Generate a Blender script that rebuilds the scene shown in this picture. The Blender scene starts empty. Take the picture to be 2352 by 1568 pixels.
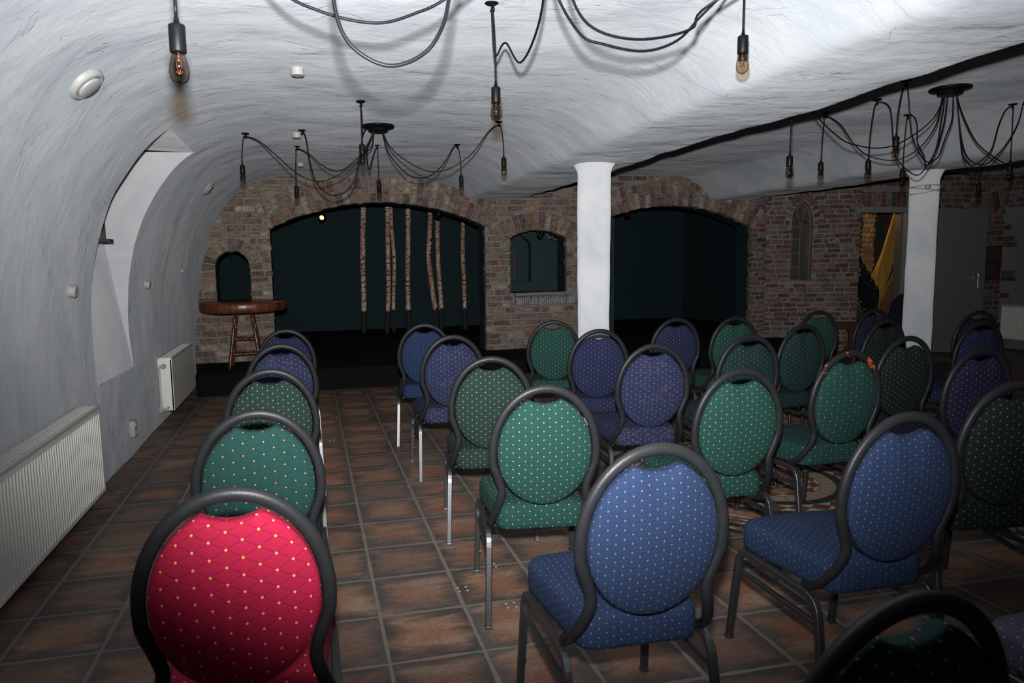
import bpy, bmesh, math, random
from mathutils import Vector, Matrix, noise
R = random.Random(7)
S = bpy.context.scene
COL = S.collection
PI = math.pi
BM = bmesh.new

# ------------------------------------------------------------------ objects
def obj(name, bm, mat, parent=None, smooth=True, matrix=None):
    me = bpy.data.meshes.new(name)
    bmesh.ops.recalc_face_normals(bm, faces=bm.faces[:])
    for f in bm.faces: f.smooth = smooth
    bm.to_mesh(me); bm.free()
    if mat: me.materials.append(mat)
    o = bpy.data.objects.new(name, me); COL.objects.link(o)
    if parent: o.parent = parent
    if matrix: o.matrix_local = matrix
    return o

def tag(o, label, cat, group=None, kind=None):
    o['label'] = label; o['category'] = cat
    if group: o['group'] = group
    if kind: o['kind'] = kind
    return o

def thing(name, label, cat, loc=(0, 0, 0), rz=0, group=None):
    o = bpy.data.objects.new(name, None); COL.objects.link(o)
    o.empty_display_size = .1
    o.location = loc; o.rotation_euler = (0, 0, rz)
    return tag(o, label, cat, group)

def struct(o):
    o['kind'] = 'structure'; return o

def kids(o): return [c for c in bpy.data.objects if c.parent == o]

def dup(root, loc, rot, label, group=None, cat=None):
    r = root.copy(); COL.objects.link(r)
    r.location = loc
    r.rotation_euler = rot if isinstance(rot, tuple) else (0, 0, rot)
    r['label'] = label
    if cat: r['category'] = cat
    if group: r['group'] = group
    out = {}
    for ch in kids(root):
        c = ch.copy(); COL.objects.link(c); c.parent = r
        out.setdefault(ch.name.split('.')[0], []).append(c)
        for g in kids(ch):
            d = g.copy(); COL.objects.link(d); d.parent = c
    return r, out

# ------------------------------------------------------------------ shapes
def box(bm, c, s, m=None, bev=0, seg=2):
    r = bmesh.ops.create_cube(bm, size=1, matrix=Matrix.Translation(c) @ Matrix.Diagonal((s[0], s[1], s[2], 1)))
    vs = r['verts']
    if bev:
        es = list({e for v in vs for e in v.link_edges})
        rr = bmesh.ops.bevel(bm, geom=es, offset=bev, segments=seg, profile=.5, affect='EDGES')
        vs = list({v for f in rr['faces'] for v in f.verts} | {v for v in vs if v.is_valid})
    if m: bmesh.ops.transform(bm, matrix=m, verts=vs)
    return vs

def lathe(bm, prof, n=24, m=None, wob=0):
    rings = []
    for (r, z) in prof:
        if r < 1e-5:
            rings.append([bm.verts.new((0, 0, z))])
        else:
            ring = []
            for k in range(n):
                a = 2 * PI * k / n
                rr = r
                if wob: rr = r * (1 + wob * noise.noise(Vector((math.cos(a) * 1.3, math.sin(a) * 1.3, z * 2.2))) + wob * .6 * noise.noise(Vector((math.cos(a) * 3, math.sin(a) * 3, z * 6 + 5))))
                ring.append(bm.verts.new((rr * math.cos(a), rr * math.sin(a), z)))
            rings.append(ring)
    for a, b in zip(rings, rings[1:]):
        if len(a) == 1 and len(b) == 1: continue
        for k in range(n):
            k2 = (k + 1) % n
            if len(a) == 1: bm.faces.new((a[0], b[k2], b[k]))
            elif len(b) == 1: bm.faces.new((a[k], a[k2], b[0]))
            else: bm.faces.new((a[k], a[k2], b[k2], b[k]))
    if len(rings[0]) > 1: bm.faces.new(rings[0][::-1])
    if len(rings[-1]) > 1: bm.faces.new(rings[-1])
    if m: bmesh.ops.transform(bm, matrix=m, verts=[v for r in rings for v in r])

def crom(pts, step=8, closed=False):
    P = [Vector(p) for p in pts]; n = len(P); out = []
    rng = range(n) if closed else range(n - 1)
    for i in rng:
        p0 = P[(i - 1) % n] if (closed or i > 0) else P[0] * 2 - P[1]
        p1 = P[i]; p2 = P[(i + 1) % n]
        p3 = P[(i + 2) % n] if (closed or i + 2 < n) else P[-1] * 2 - P[-2]
        for k in range(step):
            t = k / step
            out.append(.5 * ((2 * p1) + (p2 - p0) * t + (2 * p0 - 5 * p1 + 4 * p2 - p3) * t * t + (3 * p1 - p0 - 3 * p2 + p3) * t ** 3))
    if not closed: out.append(P[-1])
    return out

def tube(bm, pts, r, n=8, cap=True, sec=None, closed=False, up=None):
    """sweep a round (or given) section along pts; r may be a list"""
    P = [Vector(p) for p in pts]; L = len(P)
    rs = r if isinstance(r, (list, tuple)) else [r] * L
    if sec is None: sec = [(math.cos(2 * PI * k / n), math.sin(2 * PI * k / n)) for k in range(n)]
    n = len(sec)
    T = []
    for i in range(L):
        a = P[(i - 1) % L] if (closed or i > 0) else P[i]
        b = P[(i + 1) % L] if (closed or i < L - 1) else P[i]
        t = (b - a)
        T.append(t.normalized() if t.length > 1e-9 else Vector((0, 0, 1)))
    u = Vector(up) if up else (Vector((0, 0, 1)) if abs(T[0].z) < .9 else Vector((0, 1, 0)))
    N = (u - T[0] * u.dot(T[0])).normalized()
    rings = []
    for i in range(L):
        if i > 0:
            ax = T[i - 1].cross(T[i])
            if ax.length > 1e-8:
                N = Matrix.Rotation(T[i - 1].angle(T[i]), 3, ax.normalized()) @ N
            N = (N - T[i] * N.dot(T[i])).normalized()
        B = T[i].cross(N)
        rings.append([bm.verts.new(P[i] + (N * x + B * y) * rs[i]) for x, y in sec])
    M = L if closed else L - 1
    for i in range(M):
        a, b = rings[i], rings[(i + 1) % L]
        for k in range(n):
            k2 = (k + 1) % n
            bm.faces.new((a[k], a[k2], b[k2], b[k]))
    if cap and not closed:
        bm.faces.new(rings[0][::-1]); bm.faces.new(rings[-1])
    return rings

def rsq(a=.86):   # rounded square section
    c = []
    for sx, sy in ((1, 1), (-1, 1), (-1, -1), (1, -1)):
        p = [(sx, sy * a), (sx * a, sy)]
        c += p if sx * sy > 0 else p[::-1]
    return c

def arc_pts(p0, p1, p2, r, n=5):
    """round the corner p1 between p0 and p2"""
    p0, p1, p2 = map(Vector, (p0, p1, p2))
    a = p1 + (p0 - p1).normalized() * r; b = p1 + (p2 - p1).normalized() * r
    return [a * (1 - t) ** 2 + p1 * 2 * t * (1 - t) + b * t * t for t in [k / n for k in range(n + 1)]]

# ------------------------------------------------------------------ materials
class NT:
    def __init__(s, name):
        s.m = bpy.data.materials.new(name); s.m.use_nodes = True
        s.t = s.m.node_tree; s.n = s.t.nodes
        s.b = s.n['Principled BSDF']; s.out = s.n['Material Output']
    def new(s, typ, **kw):
        nd = s.n.new(typ)
        for k, v in kw.items(): setattr(nd, k, v)
        return nd
    def link(s, a, b): s.t.links.new(a, b)
    def put(s, sock, v):
        if isinstance(v, bpy.types.NodeSocket): s.link(v, sock)
        else: sock.default_value = v
    def math(s, op, a, b=None, c=None, clamp=False):
        nd = s.new('ShaderNodeMath', operation=op, use_clamp=clamp)
        s.put(nd.inputs[0], a)
        if b is not None: s.put(nd.inputs[1], b)
        if c is not None: s.put(nd.inputs[2], c)
        return nd.outputs[0]
    def mix(s, f, a, b, mode='MIX'):
        nd = s.new('ShaderNodeMix', data_type='RGBA', blend_type=mode)
        s.put(nd.inputs[0], f); s.put(nd.inputs[6], a); s.put(nd.inputs[7], b)
        return nd.outputs[2]
    def coord(s, which='Object', scale=(1, 1, 1), rot=(0, 0, 0)):
        tc = s.new('ShaderNodeTexCoord'); mp = s.new('ShaderNodeMapping')
        mp.inputs['Scale'].default_value = scale; mp.inputs['Rotation'].default_value = rot
        s.link(tc.outputs[which], mp.inputs[0]); return mp.outputs[0]
    def noise(s, vec, scale=5, det=4, rough=.5, dist=0):
        nd = s.new('ShaderNodeTexNoise')
        nd.inputs['Scale'].default_value = scale; nd.inputs['Detail'].default_value = det
        nd.inputs['Roughness'].default_value = rough; nd.inputs['Distortion'].default_value = dist
        if vec: s.link(vec, nd.inputs['Vector'])
        return nd.outputs['Fac']
    def ramp(s, f, stops, const=False):
        nd = s.new('ShaderNodeValToRGB'); cr = nd.color_ramp
        if const: cr.interpolation = 'CONSTANT'
        while len(cr.elements) < len(stops): cr.elements.new(.5)
        for e, (p, c) in zip(cr.elements, stops):
            e.position = p
            e.color = (c, c, c, 1) if not isinstance(c, tuple) else (*c[:3], 1)
        s.put(nd.inputs[0], f); return nd.outputs[0]
    def bump(s, h, strength=.3, dist=.01, prev=None):
        nd = s.new('ShaderNodeBump')
        nd.inputs['Strength'].default_value = strength; nd.inputs['Distance'].default_value = dist
        s.link(h, nd.inputs['Height'])
        if prev: s.link(prev, nd.inputs['Normal'])
        s.link(nd.outputs[0], s.b.inputs['Normal']); return nd.outputs[0]
    def base(s, c): s.put(s.b.inputs['Base Color'], c if not isinstance(c, tuple) else (*c[:3], 1))
    def set(s, **kw):
        for k, v in kw.items(): s.put(s.b.inputs[k.replace('_', ' ')], v)

def simple(name, c, rough=.5, metal=0, bump=None, var=0, spec=.5):
    t = NT(name); t.set(Roughness=rough, Metallic=metal); t.b.inputs['Specular IOR Level'].default_value = spec
    v = t.coord()
    if var:
        n = t.noise(v, 6, 5)
        t.base(t.mix(n, tuple(x * (1 - var) for x in c) + (1,), tuple(min(1, x * (1 + var)) for x in c) + (1,)))
    else: t.base(c)
    if bump: t.bump(t.noise(v, bump[0], 4), bump[1], bump[2])
    return t.m

def plaster(name, c, streak=(2.3, 3.9, 2.3), strength=.5, dist=.03, rough=.75, cracks=15, dr=.5):
    t = NT(name); t.set(Roughness=rough); t.b.inputs['Specular IOR Level'].default_value = .35
    if 'Diffuse Roughness' in t.b.inputs: t.b.inputs['Diffuse Roughness'].default_value = dr
    v = t.coord(scale=streak)
    n1 = t.noise(v, 1.5, 4, .55, .8)
    rid = t.math('ABSOLUTE', t.math('SUBTRACT', t.noise(t.coord(scale=tuple(x * 1.1 for x in streak)), 1.0, 3, .5, 1.2), .5))
    rid = t.math('MULTIPLY', t.math('MINIMUM', rid, .010), cracks)
    n2 = t.noise(t.coord(), 2.2, 4)
    rid = t.math('MULTIPLY', rid, t.ramp(t.noise(t.coord(scale=(1.4, 2.2, 1.4)), 1.3, 2), [(.50, 0), (.60, 1)]))
    n3 = t.noise(t.coord(), 130, 3)
    st = t.noise(t.coord(scale=tuple(x * 6 for x in streak)), 1.2, 3, .6, .4)
    h = t.math('ADD', t.math('MULTIPLY', n1, .75), rid)
    h = t.math('ADD', h, t.math('MULTIPLY', t.noise(t.coord(), 4.5, 4, .55, .5), .7))
    h = t.math('ADD', h, t.math('MULTIPLY', st, .08))
    h = t.math('ADD', h, t.math('MULTIPLY', n3, .018))
    t.bump(h, strength, dist)
    d = (c[0] * .85, c[1] * .875, c[2] * .905)
    t.base(t.mix(t.ramp(t.noise(t.coord(), 1.7, 5, .6, 1.0), [(.38, 0), (.58, 1)]), d + (1,), c + (1,)))
    return t.m

def fabric(name, c, dot, line=.35, wear=None, pu=.048, pv=.030, dr=.0027):
    t = NT(name); t.set(Roughness=.9); t.b.inputs['Specular IOR Level'].default_value = .25
    pass
    tc = t.new('ShaderNodeUVMap'); sp = t.new('ShaderNodeSeparateXYZ'); t.link(tc.outputs[0], sp.inputs[0])
    U = t.math('MULTIPLY', sp.outputs[0], 1 / pu); V = t.math('MULTIPLY', sp.outputs[1], 1 / pv)
    a = t.math('ADD', U, V); b = t.math('SUBTRACT', U, V)
    da = t.math('SUBTRACT', a, t.math('ROUND', a)); db = t.math('SUBTRACT', b, t.math('ROUND', b))
    du = t.math('MULTIPLY', t.math('ADD', da, db), pu / 2); dv = t.math('MULTIPLY', t.math('SUBTRACT', da, db), pv / 2)
    rr = t.math('SQRT', t.math('ADD', t.math('MULTIPLY', du, du), t.math('MULTIPLY', dv, dv)))
    isdot = t.math('LESS_THAN', rr, dr)
    mn = t.math('MINIMUM', t.math('ABSOLUTE', da), t.math('ABSOLUTE', db))
    isl = t.math('MULTIPLY', t.math('LESS_THAN', mn, .045), line)
    v = t.coord()
    n = t.noise(v, 9, 4); nf = t.noise(v, 420, 2)
    col = t.mix(n, tuple(x * .82 for x in c) + (1,), tuple(x * 1.12 for x in c) + (1,))
    if wear:
        w = t.math('MULTIPLY', t.ramp(t.noise(t.coord(scale=(45, 45, 70)), 1, 2), [(.54, 0), (.60, 1)]), t.ramp(t.noise(v, 5, 2), [(.4, .2), (.62, 1)]))
        col = t.mix(t.math('MULTIPLY', w, .30), col, wear + (1,))
    col = t.mix(t.math('MULTIPLY', nf, .35), col, tuple(x * .5 for x in c) + (1,))
    col = t.mix(isl, col, tuple(x * .25 for x in c) + (1,))
    col = t.mix(isdot, col, dot + (1,))
    t.base(col)
    h = t.math('ADD', t.math('MULTIPLY', t.math('MINIMUM', mn, .12), 8), t.math('MULTIPLY', isdot, .7))
    t.bump(t.math('ADD', h, t.math('MULTIPLY', nf, .15)), .22, .003)
    return t.m

def brickmat(name, rough=.92):
    t = NT(name); t.set(Roughness=rough); t.b.inputs['Specular IOR Level'].default_value = .25
    at = t.new('ShaderNodeAttribute', attribute_name='tint')
    v = t.coord()
    n = t.noise(t.coord(scale=(1, 1, 1.8)), 17, 6, .7); w = t.noise(v, 30, 5, .72); g = t.noise(v, 110, 3)
    col = t.mix(t.ramp(n, [(.32, 0), (.68, 1)]), (.38, .36, .36, 1), (1.35, 1.32, 1.28, 1))
    col = t.mix(1.0, at.outputs['Color'], col, 'MULTIPLY')
    col = t.mix(t.ramp(w, [(.55, 0), (.72, .75)]), col, (.27, .235, .195, 1))
    col = t.mix(t.ramp(t.noise(v, 44, 4, .7), [(.66, 0), (.70, .6)]), col, (.46, .44, .41, 1))
    t.base(col)
    t.bump(t.math('ADD', t.math('ADD', n, t.math('MULTIPLY', w, .6)), t.math('MULTIPLY', g, .25)), .9, .016)
    return t.m

M = {}
M['plaster'] = plaster('ceiling plaster', (.335, .343, .354), strength=.50)
M['plaster_wall'] = M['plaster']
M['plaster_right'] = plaster('white plaster with painted falloff', (.17, .18, .175), streak=(1, 2, 1), strength=.3)  # white wall; the grey paints in the flash falloff at this end
M['plaster_niche'] = plaster('niche plaster', (.52, .51, .515), streak=(2, 2, 2), strength=.15, cracks=0)
M['plaster_pillar'] = plaster('pillar plaster', (.60, .60, .605), streak=(4, 4, 1.8), strength=.6, dist=.025, cracks=0, dr=.8)
M['brick'] = brickmat('brick')
M['mortar'] = simple('mortar', (.20, .175, .15), .95, bump=(60, .7, .01), var=.25, spec=.2)
M['teal'] = simple('teal paint', (.0095, .0235, .026), .8, bump=(5, .2, .02), var=.12, spec=.2)
M['teal_lit'] = simple('teal paint with painted flash light', (.024, .044, .046), .8, bump=(5, .2, .02), var=.1, spec=.2)  # same teal paint; stronger flash light put into the colour
M['carpet'] = simple('black carpet', (.006, .006, .006), 1, bump=(350, .8, .004), spec=.1)
M['black'] = simple('black plastic', (.0035, .0035, .004), .45, spec=.12)
M['iron'] = simple('black iron', (.015, .015, .016), .5, .3)
M['cable'] = simple('black cable', (.0035, .0035, .005), .45, spec=.15)
M['marker'] = simple('worn white felt', (.30, .29, .27), .9)
M['white'] = simple('white plastic', (.33, .325, .31), .5)
M['radiator'] = simple('radiator enamel', (.70, .69, .64), .35, var=.04)
M['grille'] = simple('radiator grille enamel', (.45, .44, .41), .45)
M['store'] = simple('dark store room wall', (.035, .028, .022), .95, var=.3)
M['gap'] = simple('painted grille shade', (.02, .02, .02), .9)
M['steel'] = simple('steel', (.45, .44, .42), .35, .9)
M['brass'] = simple('worn brass', (.35, .26, .14), .45, .8)
M['door'] = simple('door paint', (.085, .092, .083), .5, bump=(8, .08, .01), var=.04)
M['frame_paint'] = simple('door frame paint', (.19, .20, .185), .5, var=.06)
M['concrete'] = simple('grey stone', (.22, .22, .23), .9, bump=(40, .6, .01), var=.3)

# chair frame: hammered dark grey paint
def hammer(name, rust=False):
    t = NT(name); t.set(Roughness=.42, Metallic=0); t.b.inputs['Specular IOR Level'].default_value = .18; v = t.coord()
    c = t.mix(t.noise(v, 30, 3), (.009, .0092, .010, 1), (.015, .0152, .0165, 1))
    if rust:
        tc = t.coord()
        f = t.ramp(t.noise(t.coord(scale=(1, 1, 1)), 13, 4, .65), [(.56, 0), (.60, 1)])
        sp = t.new('ShaderNodeSeparateXYZ'); t.link(tc, sp.inputs[0])
        f = t.math('MULTIPLY', f, t.math('GREATER_THAN', sp.outputs[2], .86))
        c = t.mix(f, c, (.36, .075, .022, 1))
    t.base(c); t.bump(t.noise(v, 260, 2), .25, .002); return t.m
M['tube'] = hammer('hammered grey paint'); M['leg'] = simple('hammered steel grey', (.105, .105, .108), .40, .88, bump=(240, .3, .002)); M['tube_rust'] = hammer('rusted grey paint', True)

def wood(name, c1, c2, sc=(3, 3, 30), rough=.35):
    t = NT(name); t.set(Roughness=rough)
    n = t.noise(t.coord(scale=sc), 1.2, 6, .6, .8)
    t.base(t.mix(t.ramp(n, [(.3, 0), (.7, 1)]), c1 + (1,), c2 + (1,)))
    t.bump(n, .3, .005); return t.m
M['slab'] = wood('varnished slab wood', (.035, .009, .004), (.17, .05, .018), (14, 14, 1.5), .33)
M['stool_wood'] = wood('dark varnished wood', (.05, .014, .008), (.10, .03, .015), (20, 20, 3), .3)
M['dark_wood'] = wood('dark wood', (.03, .012, .008), (.07, .028, .015), (20, 3, 20), .4)
M['plank'] = wood('yellow plank wood', (.30, .16, .03), (.50, .28, .06), (12, 12, 1.2), .5)
M['plank_brown'] = wood('brown plank wood', (.12, .05, .02), (.22, .10, .04), (12, 12, 1.2), .5)

def birch():
    t = NT('birch bark'); t.set(Roughness=.8); v = t.coord()
    c = t.mix(t.ramp(t.noise(t.coord(scale=(9, 9, 2.2)), 1.5, 5), [(.35, 0), (.65, 1)]), (.62, .45, .34, 1), (.36, .18, .11, 1))
    l = t.ramp(t.noise(t.coord(scale=(16, 16, 46)), 1.0, 3, .6), [(.545, 0), (.60, 1)])
    c = t.mix(l, c, (.025, .015, .012, 1))
    sp = t.new('ShaderNodeSeparateXYZ'); t.link(v, sp.inputs[0])
    z = t.math('ADD', sp.outputs[2], t.math('MULTIPLY', t.noise(t.coord(scale=(20, 20, 8)), 1, 3), .25))
    c = t.mix(t.math('LESS_THAN', z, .50), c, (.012, .011, .010, 1))
    t.base(c); t.bump(l, .4, .006); return t.m
M['birch'] = birch()

def glassmat(name, tint, gloss=.10, rough=.03):
    t = NT(name); t.n.remove(t.b)
    tr = t.new('ShaderNodeBsdfTransparent'); tr.inputs[0].default_value = (*tint, 1)
    gl = t.new('ShaderNodeBsdfGlossy'); gl.inputs['Roughness'].default_value = rough
    fr = t.new('ShaderNodeFresnel'); fr.inputs[0].default_value = 1.12
    mx = t.new('ShaderNodeMixShader'); t.link(t.math('ADD', fr.outputs[0], gloss * .3), mx.inputs[0])
    t.link(tr.outputs[0], mx.inputs[1]); t.link(gl.outputs[0], mx.inputs[2]); t.link(mx.outputs[0], t.out.inputs[0])
    return t.m
M['bulb'] = glassmat('amber bulb glass', (.85, .75, .64))
M['filament'] = simple('copper filament', (.12, .036, .014), .4, .2)
M['window_glass'] = simple('dim leaded glass', (.10, .10, .075), .25, var=.25)
def emit(name, c, s):
    t = NT(name); t.b.inputs['Emission Color'].default_value = (*c, 1); t.b.inputs['Emission Strength'].default_value = s; t.base((.8, .7, .5)); return t.m
M['lamp_on'] = emit('lit warm lamp', (1, .52, .15), 2.6)

GOLD = (.25, .165, .065); PALE = (.145, .105, .085)
FAB = dict(
    green=fabric('green fabric', (0.0048, 0.0312, 0.0270), GOLD, pu=.064, pv=.040),
    grass=fabric('bright green fabric', (0.0050, 0.0370, 0.0300), GOLD, pu=.046, pv=.033),
    moss=fabric('dull green fabric', (0.0068, 0.0218, 0.0184), GOLD, pu=.044, pv=.031),
    teal=fabric('teal green fabric', (0.0029, 0.0173, 0.0185), PALE),
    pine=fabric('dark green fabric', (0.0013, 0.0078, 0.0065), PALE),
    blue=fabric('blue fabric', (0.0080, 0.0196, 0.0540), PALE, pu=.0425, pv=.025, dr=.0021),
    royal=fabric('royal blue fabric', (0.0067, 0.0194, 0.0568), PALE, pu=.0425, pv=.025, dr=.0021),
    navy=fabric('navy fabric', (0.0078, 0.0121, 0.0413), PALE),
    worn=fabric('worn navy fabric', (0.0103, 0.0155, 0.0477), PALE, wear=(.12, .085, .07)),
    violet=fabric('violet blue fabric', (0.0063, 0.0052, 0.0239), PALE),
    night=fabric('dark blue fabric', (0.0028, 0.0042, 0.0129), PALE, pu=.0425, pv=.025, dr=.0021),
    red=fabric('red fabric', (.28, .0040, .030), (.62, .25, .07), line=.4, pu=.068, pv=.038, dr=.0029),
    lavender=fabric('lavender fabric', (0.0704, 0.0704, 0.1056), (.24, .24, .34), line=.3),
)

# ================================================================== FLOOR
TS, TX, TY = .3493, .227, 2.379
def floor_mat():
    t = NT('terracotta tiles and mosaics'); t.set(Roughness=.55); t.b.inputs['Specular IOR Level'].default_value = .35
    v = t.coord(); sp = t.new('ShaderNodeSeparateXYZ'); t.link(v, sp.inputs[0]); X, Y = sp.outputs[0], sp.outputs[1]
    wob = t.math('MULTIPLY', t.math('SUBTRACT', t.noise(t.coord(scale=(22, 22, 1)), 1, 3), .5), .010)
    gx = t.math('MULTIPLY', t.math('SUBTRACT', X, TX), 1 / TS); gy = t.math('MULTIPLY', t.math('SUBTRACT', Y, TY), 1 / TS)
    fx = t.math('SUBTRACT', gx, t.math('ROUND', gx)); fy = t.math('SUBTRACT', gy, t.math('ROUND', gy))
    ed = t.math('MULTIPLY', t.math('MINIMUM', t.math('ABSOLUTE', fx), t.math('ABSOLUTE', fy)), TS)   # distance to joint
    ed = t.math('ADD', ed, wob)
    cv = t.new('ShaderNodeCombineXYZ'); t.link(t.math('FLOOR', gx), cv.inputs[0]); t.link(t.math('FLOOR', gy), cv.inputs[1])
    wn = t.new('ShaderNodeTexWhiteNoise', noise_dimensions='3D'); t.link(cv.outputs[0], wn.inputs[0])
    ws = t.new('ShaderNodeSeparateColor'); t.link(wn.outputs['Color'], ws.inputs[0])
    off = t.new('ShaderNodeVectorMath', operation='MULTIPLY_ADD'); t.link(wn.outputs['Color'], off.inputs[0]); off.inputs[1].default_value = (40, 40, 40); t.link(v, off.inputs[2])
    mp = t.new('ShaderNodeMapping'); mp.inputs['Scale'].default_value = (2.2, 6.5, 1); t.link(off.outputs[0], mp.inputs[0])
    cl = t.noise(mp.outputs[0], 1.6, 6, .62, .4)
    fine = t.noise(v, 55, 4, .7)
    core = t.ramp(t.math('ADD', ed, t.math('MULTIPLY', t.math('SUBTRACT', cl, .5), .26)), [(.012, 0), (.10, 1)])
    warm = t.mix(ws.outputs[0], (.29, .11, .066, 1), (.29, .155, .095, 1))
    warm = t.mix(t.ramp(cl, [(.45, 0), (.68, .75)]), warm, (.37, .265, .185, 1))
    cold = t.mix(ws.outputs[1], (.062, .056, .053, 1), (.105, .09, .08, 1))
    tile = t.mix(t.math('MULTIPLY', core, t.math('ADD', t.math('MULTIPLY', ws.outputs[2], .65), .35)), cold, warm)
    tile = t.mix(t.ramp(fine, [(.35, .35), (.6, 0)]), tile, (.03, .025, .022, 1))
    rim = t.math('MULTIPLY', t.math('LESS_THAN', ed, .0105), t.ramp(t.noise(v, 6, 3), [(.45, 0), (.6, .7)]))
    tile = t.mix(rim, tile, (.30, .13, .06, 1))
    joint = t.math('LESS_THAN', ed, .0068)
    grout = t.mix(fine, (.12, .11, .10, 1), (.225, .205, .185, 1))
    col = t.mix(joint, tile, grout)
    # mosaics
    CR, OR, RD, BK, WH, BE = (.42, .37, .29), (.36, .17, .09), (.21, .055, .035), (.022, .030, .028), (.46, .43, .37), (.40, .30, .20)
    RG = [(0, BK, 0, 1), (.063, CR, 0, 14), (.09, RD, 0, 14), (.127, CR, 0, 22), (.165, RD, 0, 20), (.19, OR, 0, 30), (.26, RD, 1, 14), (.33, BE, 0, 34),
          (.42, BK, 0, 40), (.48, RD, 1, 26), (.585, BK, 0, 50), (.65, RD, 0, 60), (.668, OR, 0, 76), (.74, CR, 0, 80), (.775, RD, 0, 70), (.795, RD, 1, 36),
          (.87, BK, 0, 60), (.93, RD, 1, 40), (.96, BK, 0, 66)]
    RMAX = 1.02; sc = 1.05
    mask = None; rad = None; ang = None
    for (cx, cy) in ((2.805, 3.88), (4.255, 5.375), (4.255, 2.39), (5.70, 3.87)):
        dx = t.math('SUBTRACT', X, cx); dy = t.math('SUBTRACT', Y, cy)
        r = t.math('SQRT', t.math('ADD', t.math('MULTIPLY', dx, dx), t.math('MULTIPLY', dy, dy)))
        a = t.math('ADD', t.math('MULTIPLY', t.math('ARCTAN2', dy, dx), 1 / (2 * PI)), .5)
        mk = t.math('LESS_THAN', r, RMAX)
        if mask is None: mask, rad, ang = mk, r, a
        else:
            ang = t.math('ADD', t.math('MULTIPLY', a, mk), t.math('MULTIPLY', ang, t.math('SUBTRACT', 1, mk)))
            rad = t.math('MINIMUM', rad, r); mask = t.math('MAXIMUM', mask, mk)
    rad = t.math('ADD', rad, t.math('MULTIPLY', wob, .5))
    rn = t.math('MULTIPLY', rad, 1 / sc)
    rc = t.ramp(rn, [(p / sc, c) for p, c, _, _ in RG], True)
    rt = t.ramp(rn, [(p / sc, float(f)) for p, _, f, _ in RG], True)
    rk = t.ramp(rn, [(p / sc, n / 100) for p, _, _, n in RG], True)
    par = [(p / sc, float(i % 2)) for i, (p, _, _, _) in enumerate(RG)]
    e1 = t.ramp(t.math('MULTIPLY', t.math('SUBTRACT', rad, .0025), 1 / sc), par, True); e2 = t.ramp(t.math('MULTIPLY', t.math('ADD', rad, .0035), 1 / sc), par, True)
    redge = t.math('GREATER_THAN', t.math('ABSOLUTE', t.math('SUBTRACT', e1, e2)), .5)
    ka = t.math('MULTIPLY', ang, t.math('MULTIPLY', rk, 100)); fa = t.math('FRACT', ka)
    da = t.math('MULTIPLY', t.math('MINIMUM', fa, t.math('SUBTRACT', 1, fa)), t.math('DIVIDE', t.math('MULTIPLY', rad, 2 * PI), t.math('MULTIPLY', rk, 100)))
    aedge = t.math('MULTIPLY', t.math('LESS_THAN', da, .0028), t.math('LESS_THAN', rt, .5))
    # diamonds: |fa-.5|*2 against the position across the ring
    prs = [(p / sc, 0.0) for p, _, _, _ in RG]
    lo = t.ramp(rn, [(p / sc, p) for p, _, _, _ in RG], True); hi = t.ramp(rn, [(p / sc, (RG[i + 1][0] if i + 1 < len(RG) else RMAX)) for i, (p, _, _, _) in enumerate(RG)], True)
    q = t.math('DIVIDE', t.math('SUBTRACT', rad, lo), t.math('SUBTRACT', hi, lo))
    dd = t.math('ADD', t.math('ABSOLUTE', t.math('SUBTRACT', t.math('MULTIPLY', q, 2), 1)), t.math('ABSOLUTE', t.math('SUBTRACT', t.math('MULTIPLY', fa, 2), 1)))
    tri = t.math('MULTIPLY', t.math('GREATER_THAN', dd, 1.0), rt)
    tedge = t.math('MULTIPLY', t.math('LESS_THAN', t.math('ABSOLUTE', t.math('SUBTRACT', dd, 1.0)), .07), rt)
    mc = t.mix(tri, rc, WH + (1,))
    mc = t.mix(t.math('MULTIPLY', fine, .5), mc, (.04, .03, .03, 1))
    mg = t.math('MAXIMUM', redge, t.math('MAXIMUM', aedge, tedge))
    mc = t.mix(mg, mc, (.11, .10, .09, 1))
    col = t.mix(mask, col, mc)
    t.base(col)
    jj = t.math('ADD', t.math('MULTIPLY', joint, t.math('SUBTRACT', 1, mask)), t.math('MULTIPLY', mg, mask))
    h = t.math('SUBTRACT', t.math('MULTIPLY', fine, .35), jj)
    t.bump(h, .45, .006)
    return t.m
M['floor'] = floor_mat()
bm = BM()
for f in [[(-1.7, -1.7), (10.3, -1.7), (10.3, 11.2), (-1.7, 11.2)]]:
    bm.faces.new([bm.verts.new((x, y, 0)) for x, y in f])
struct(obj('floor', bm, M['floor'], smooth=False))

# ================================================================== VAULT
PR = [(-1.38, -.03), (-1.37, .4), (-1.345, .9), (-1.30, 1.3), (-1.22, 1.65), (-1.10, 1.93), (-.88, 2.23), (-.60, 2.42), (-.3, 2.48), (0, 2.49), (.7, 2.495), (1.4, 2.49), (1.65, 2.47), (1.85, 2.40), (1.98, 2.31), (2.05, 2.25), (2.13, 2.235), (2.45, 2.23), (2.76, 2.235), (2.83, 2.27), (2.90, 2.40), (3.0, 2.49), (3.2, 2.54), (4.0, 2.555), (5.0, 2.545), (5.2, 2.51), (5.35, 2.43), (5.46, 2.33), (5.53, 2.25), (5.60, 2.225), (5.86, 2.22), (6.14, 2.22), (6.22, 2.26), (6.30, 2.42), (6.5, 2.52), (7.0, 2.56), (8.5, 2.57), (10.3, 2.56)]
dense = crom([(x, 0, z) for x, z in PR], 12)
prof = [dense[0]]; acc = 0
for a, b in zip(dense, dense[1:]):
    acc += (b - a).length
    if acc >= (.035 if b.x < 6.4 else .12): prof.append(b); acc = 0
prof.append(dense[-1])
NY0, NY1, NZ0, NZ1 = 5.0, 5.97, .66, 2.335          # the window niche in the left wall
ys = []
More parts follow.
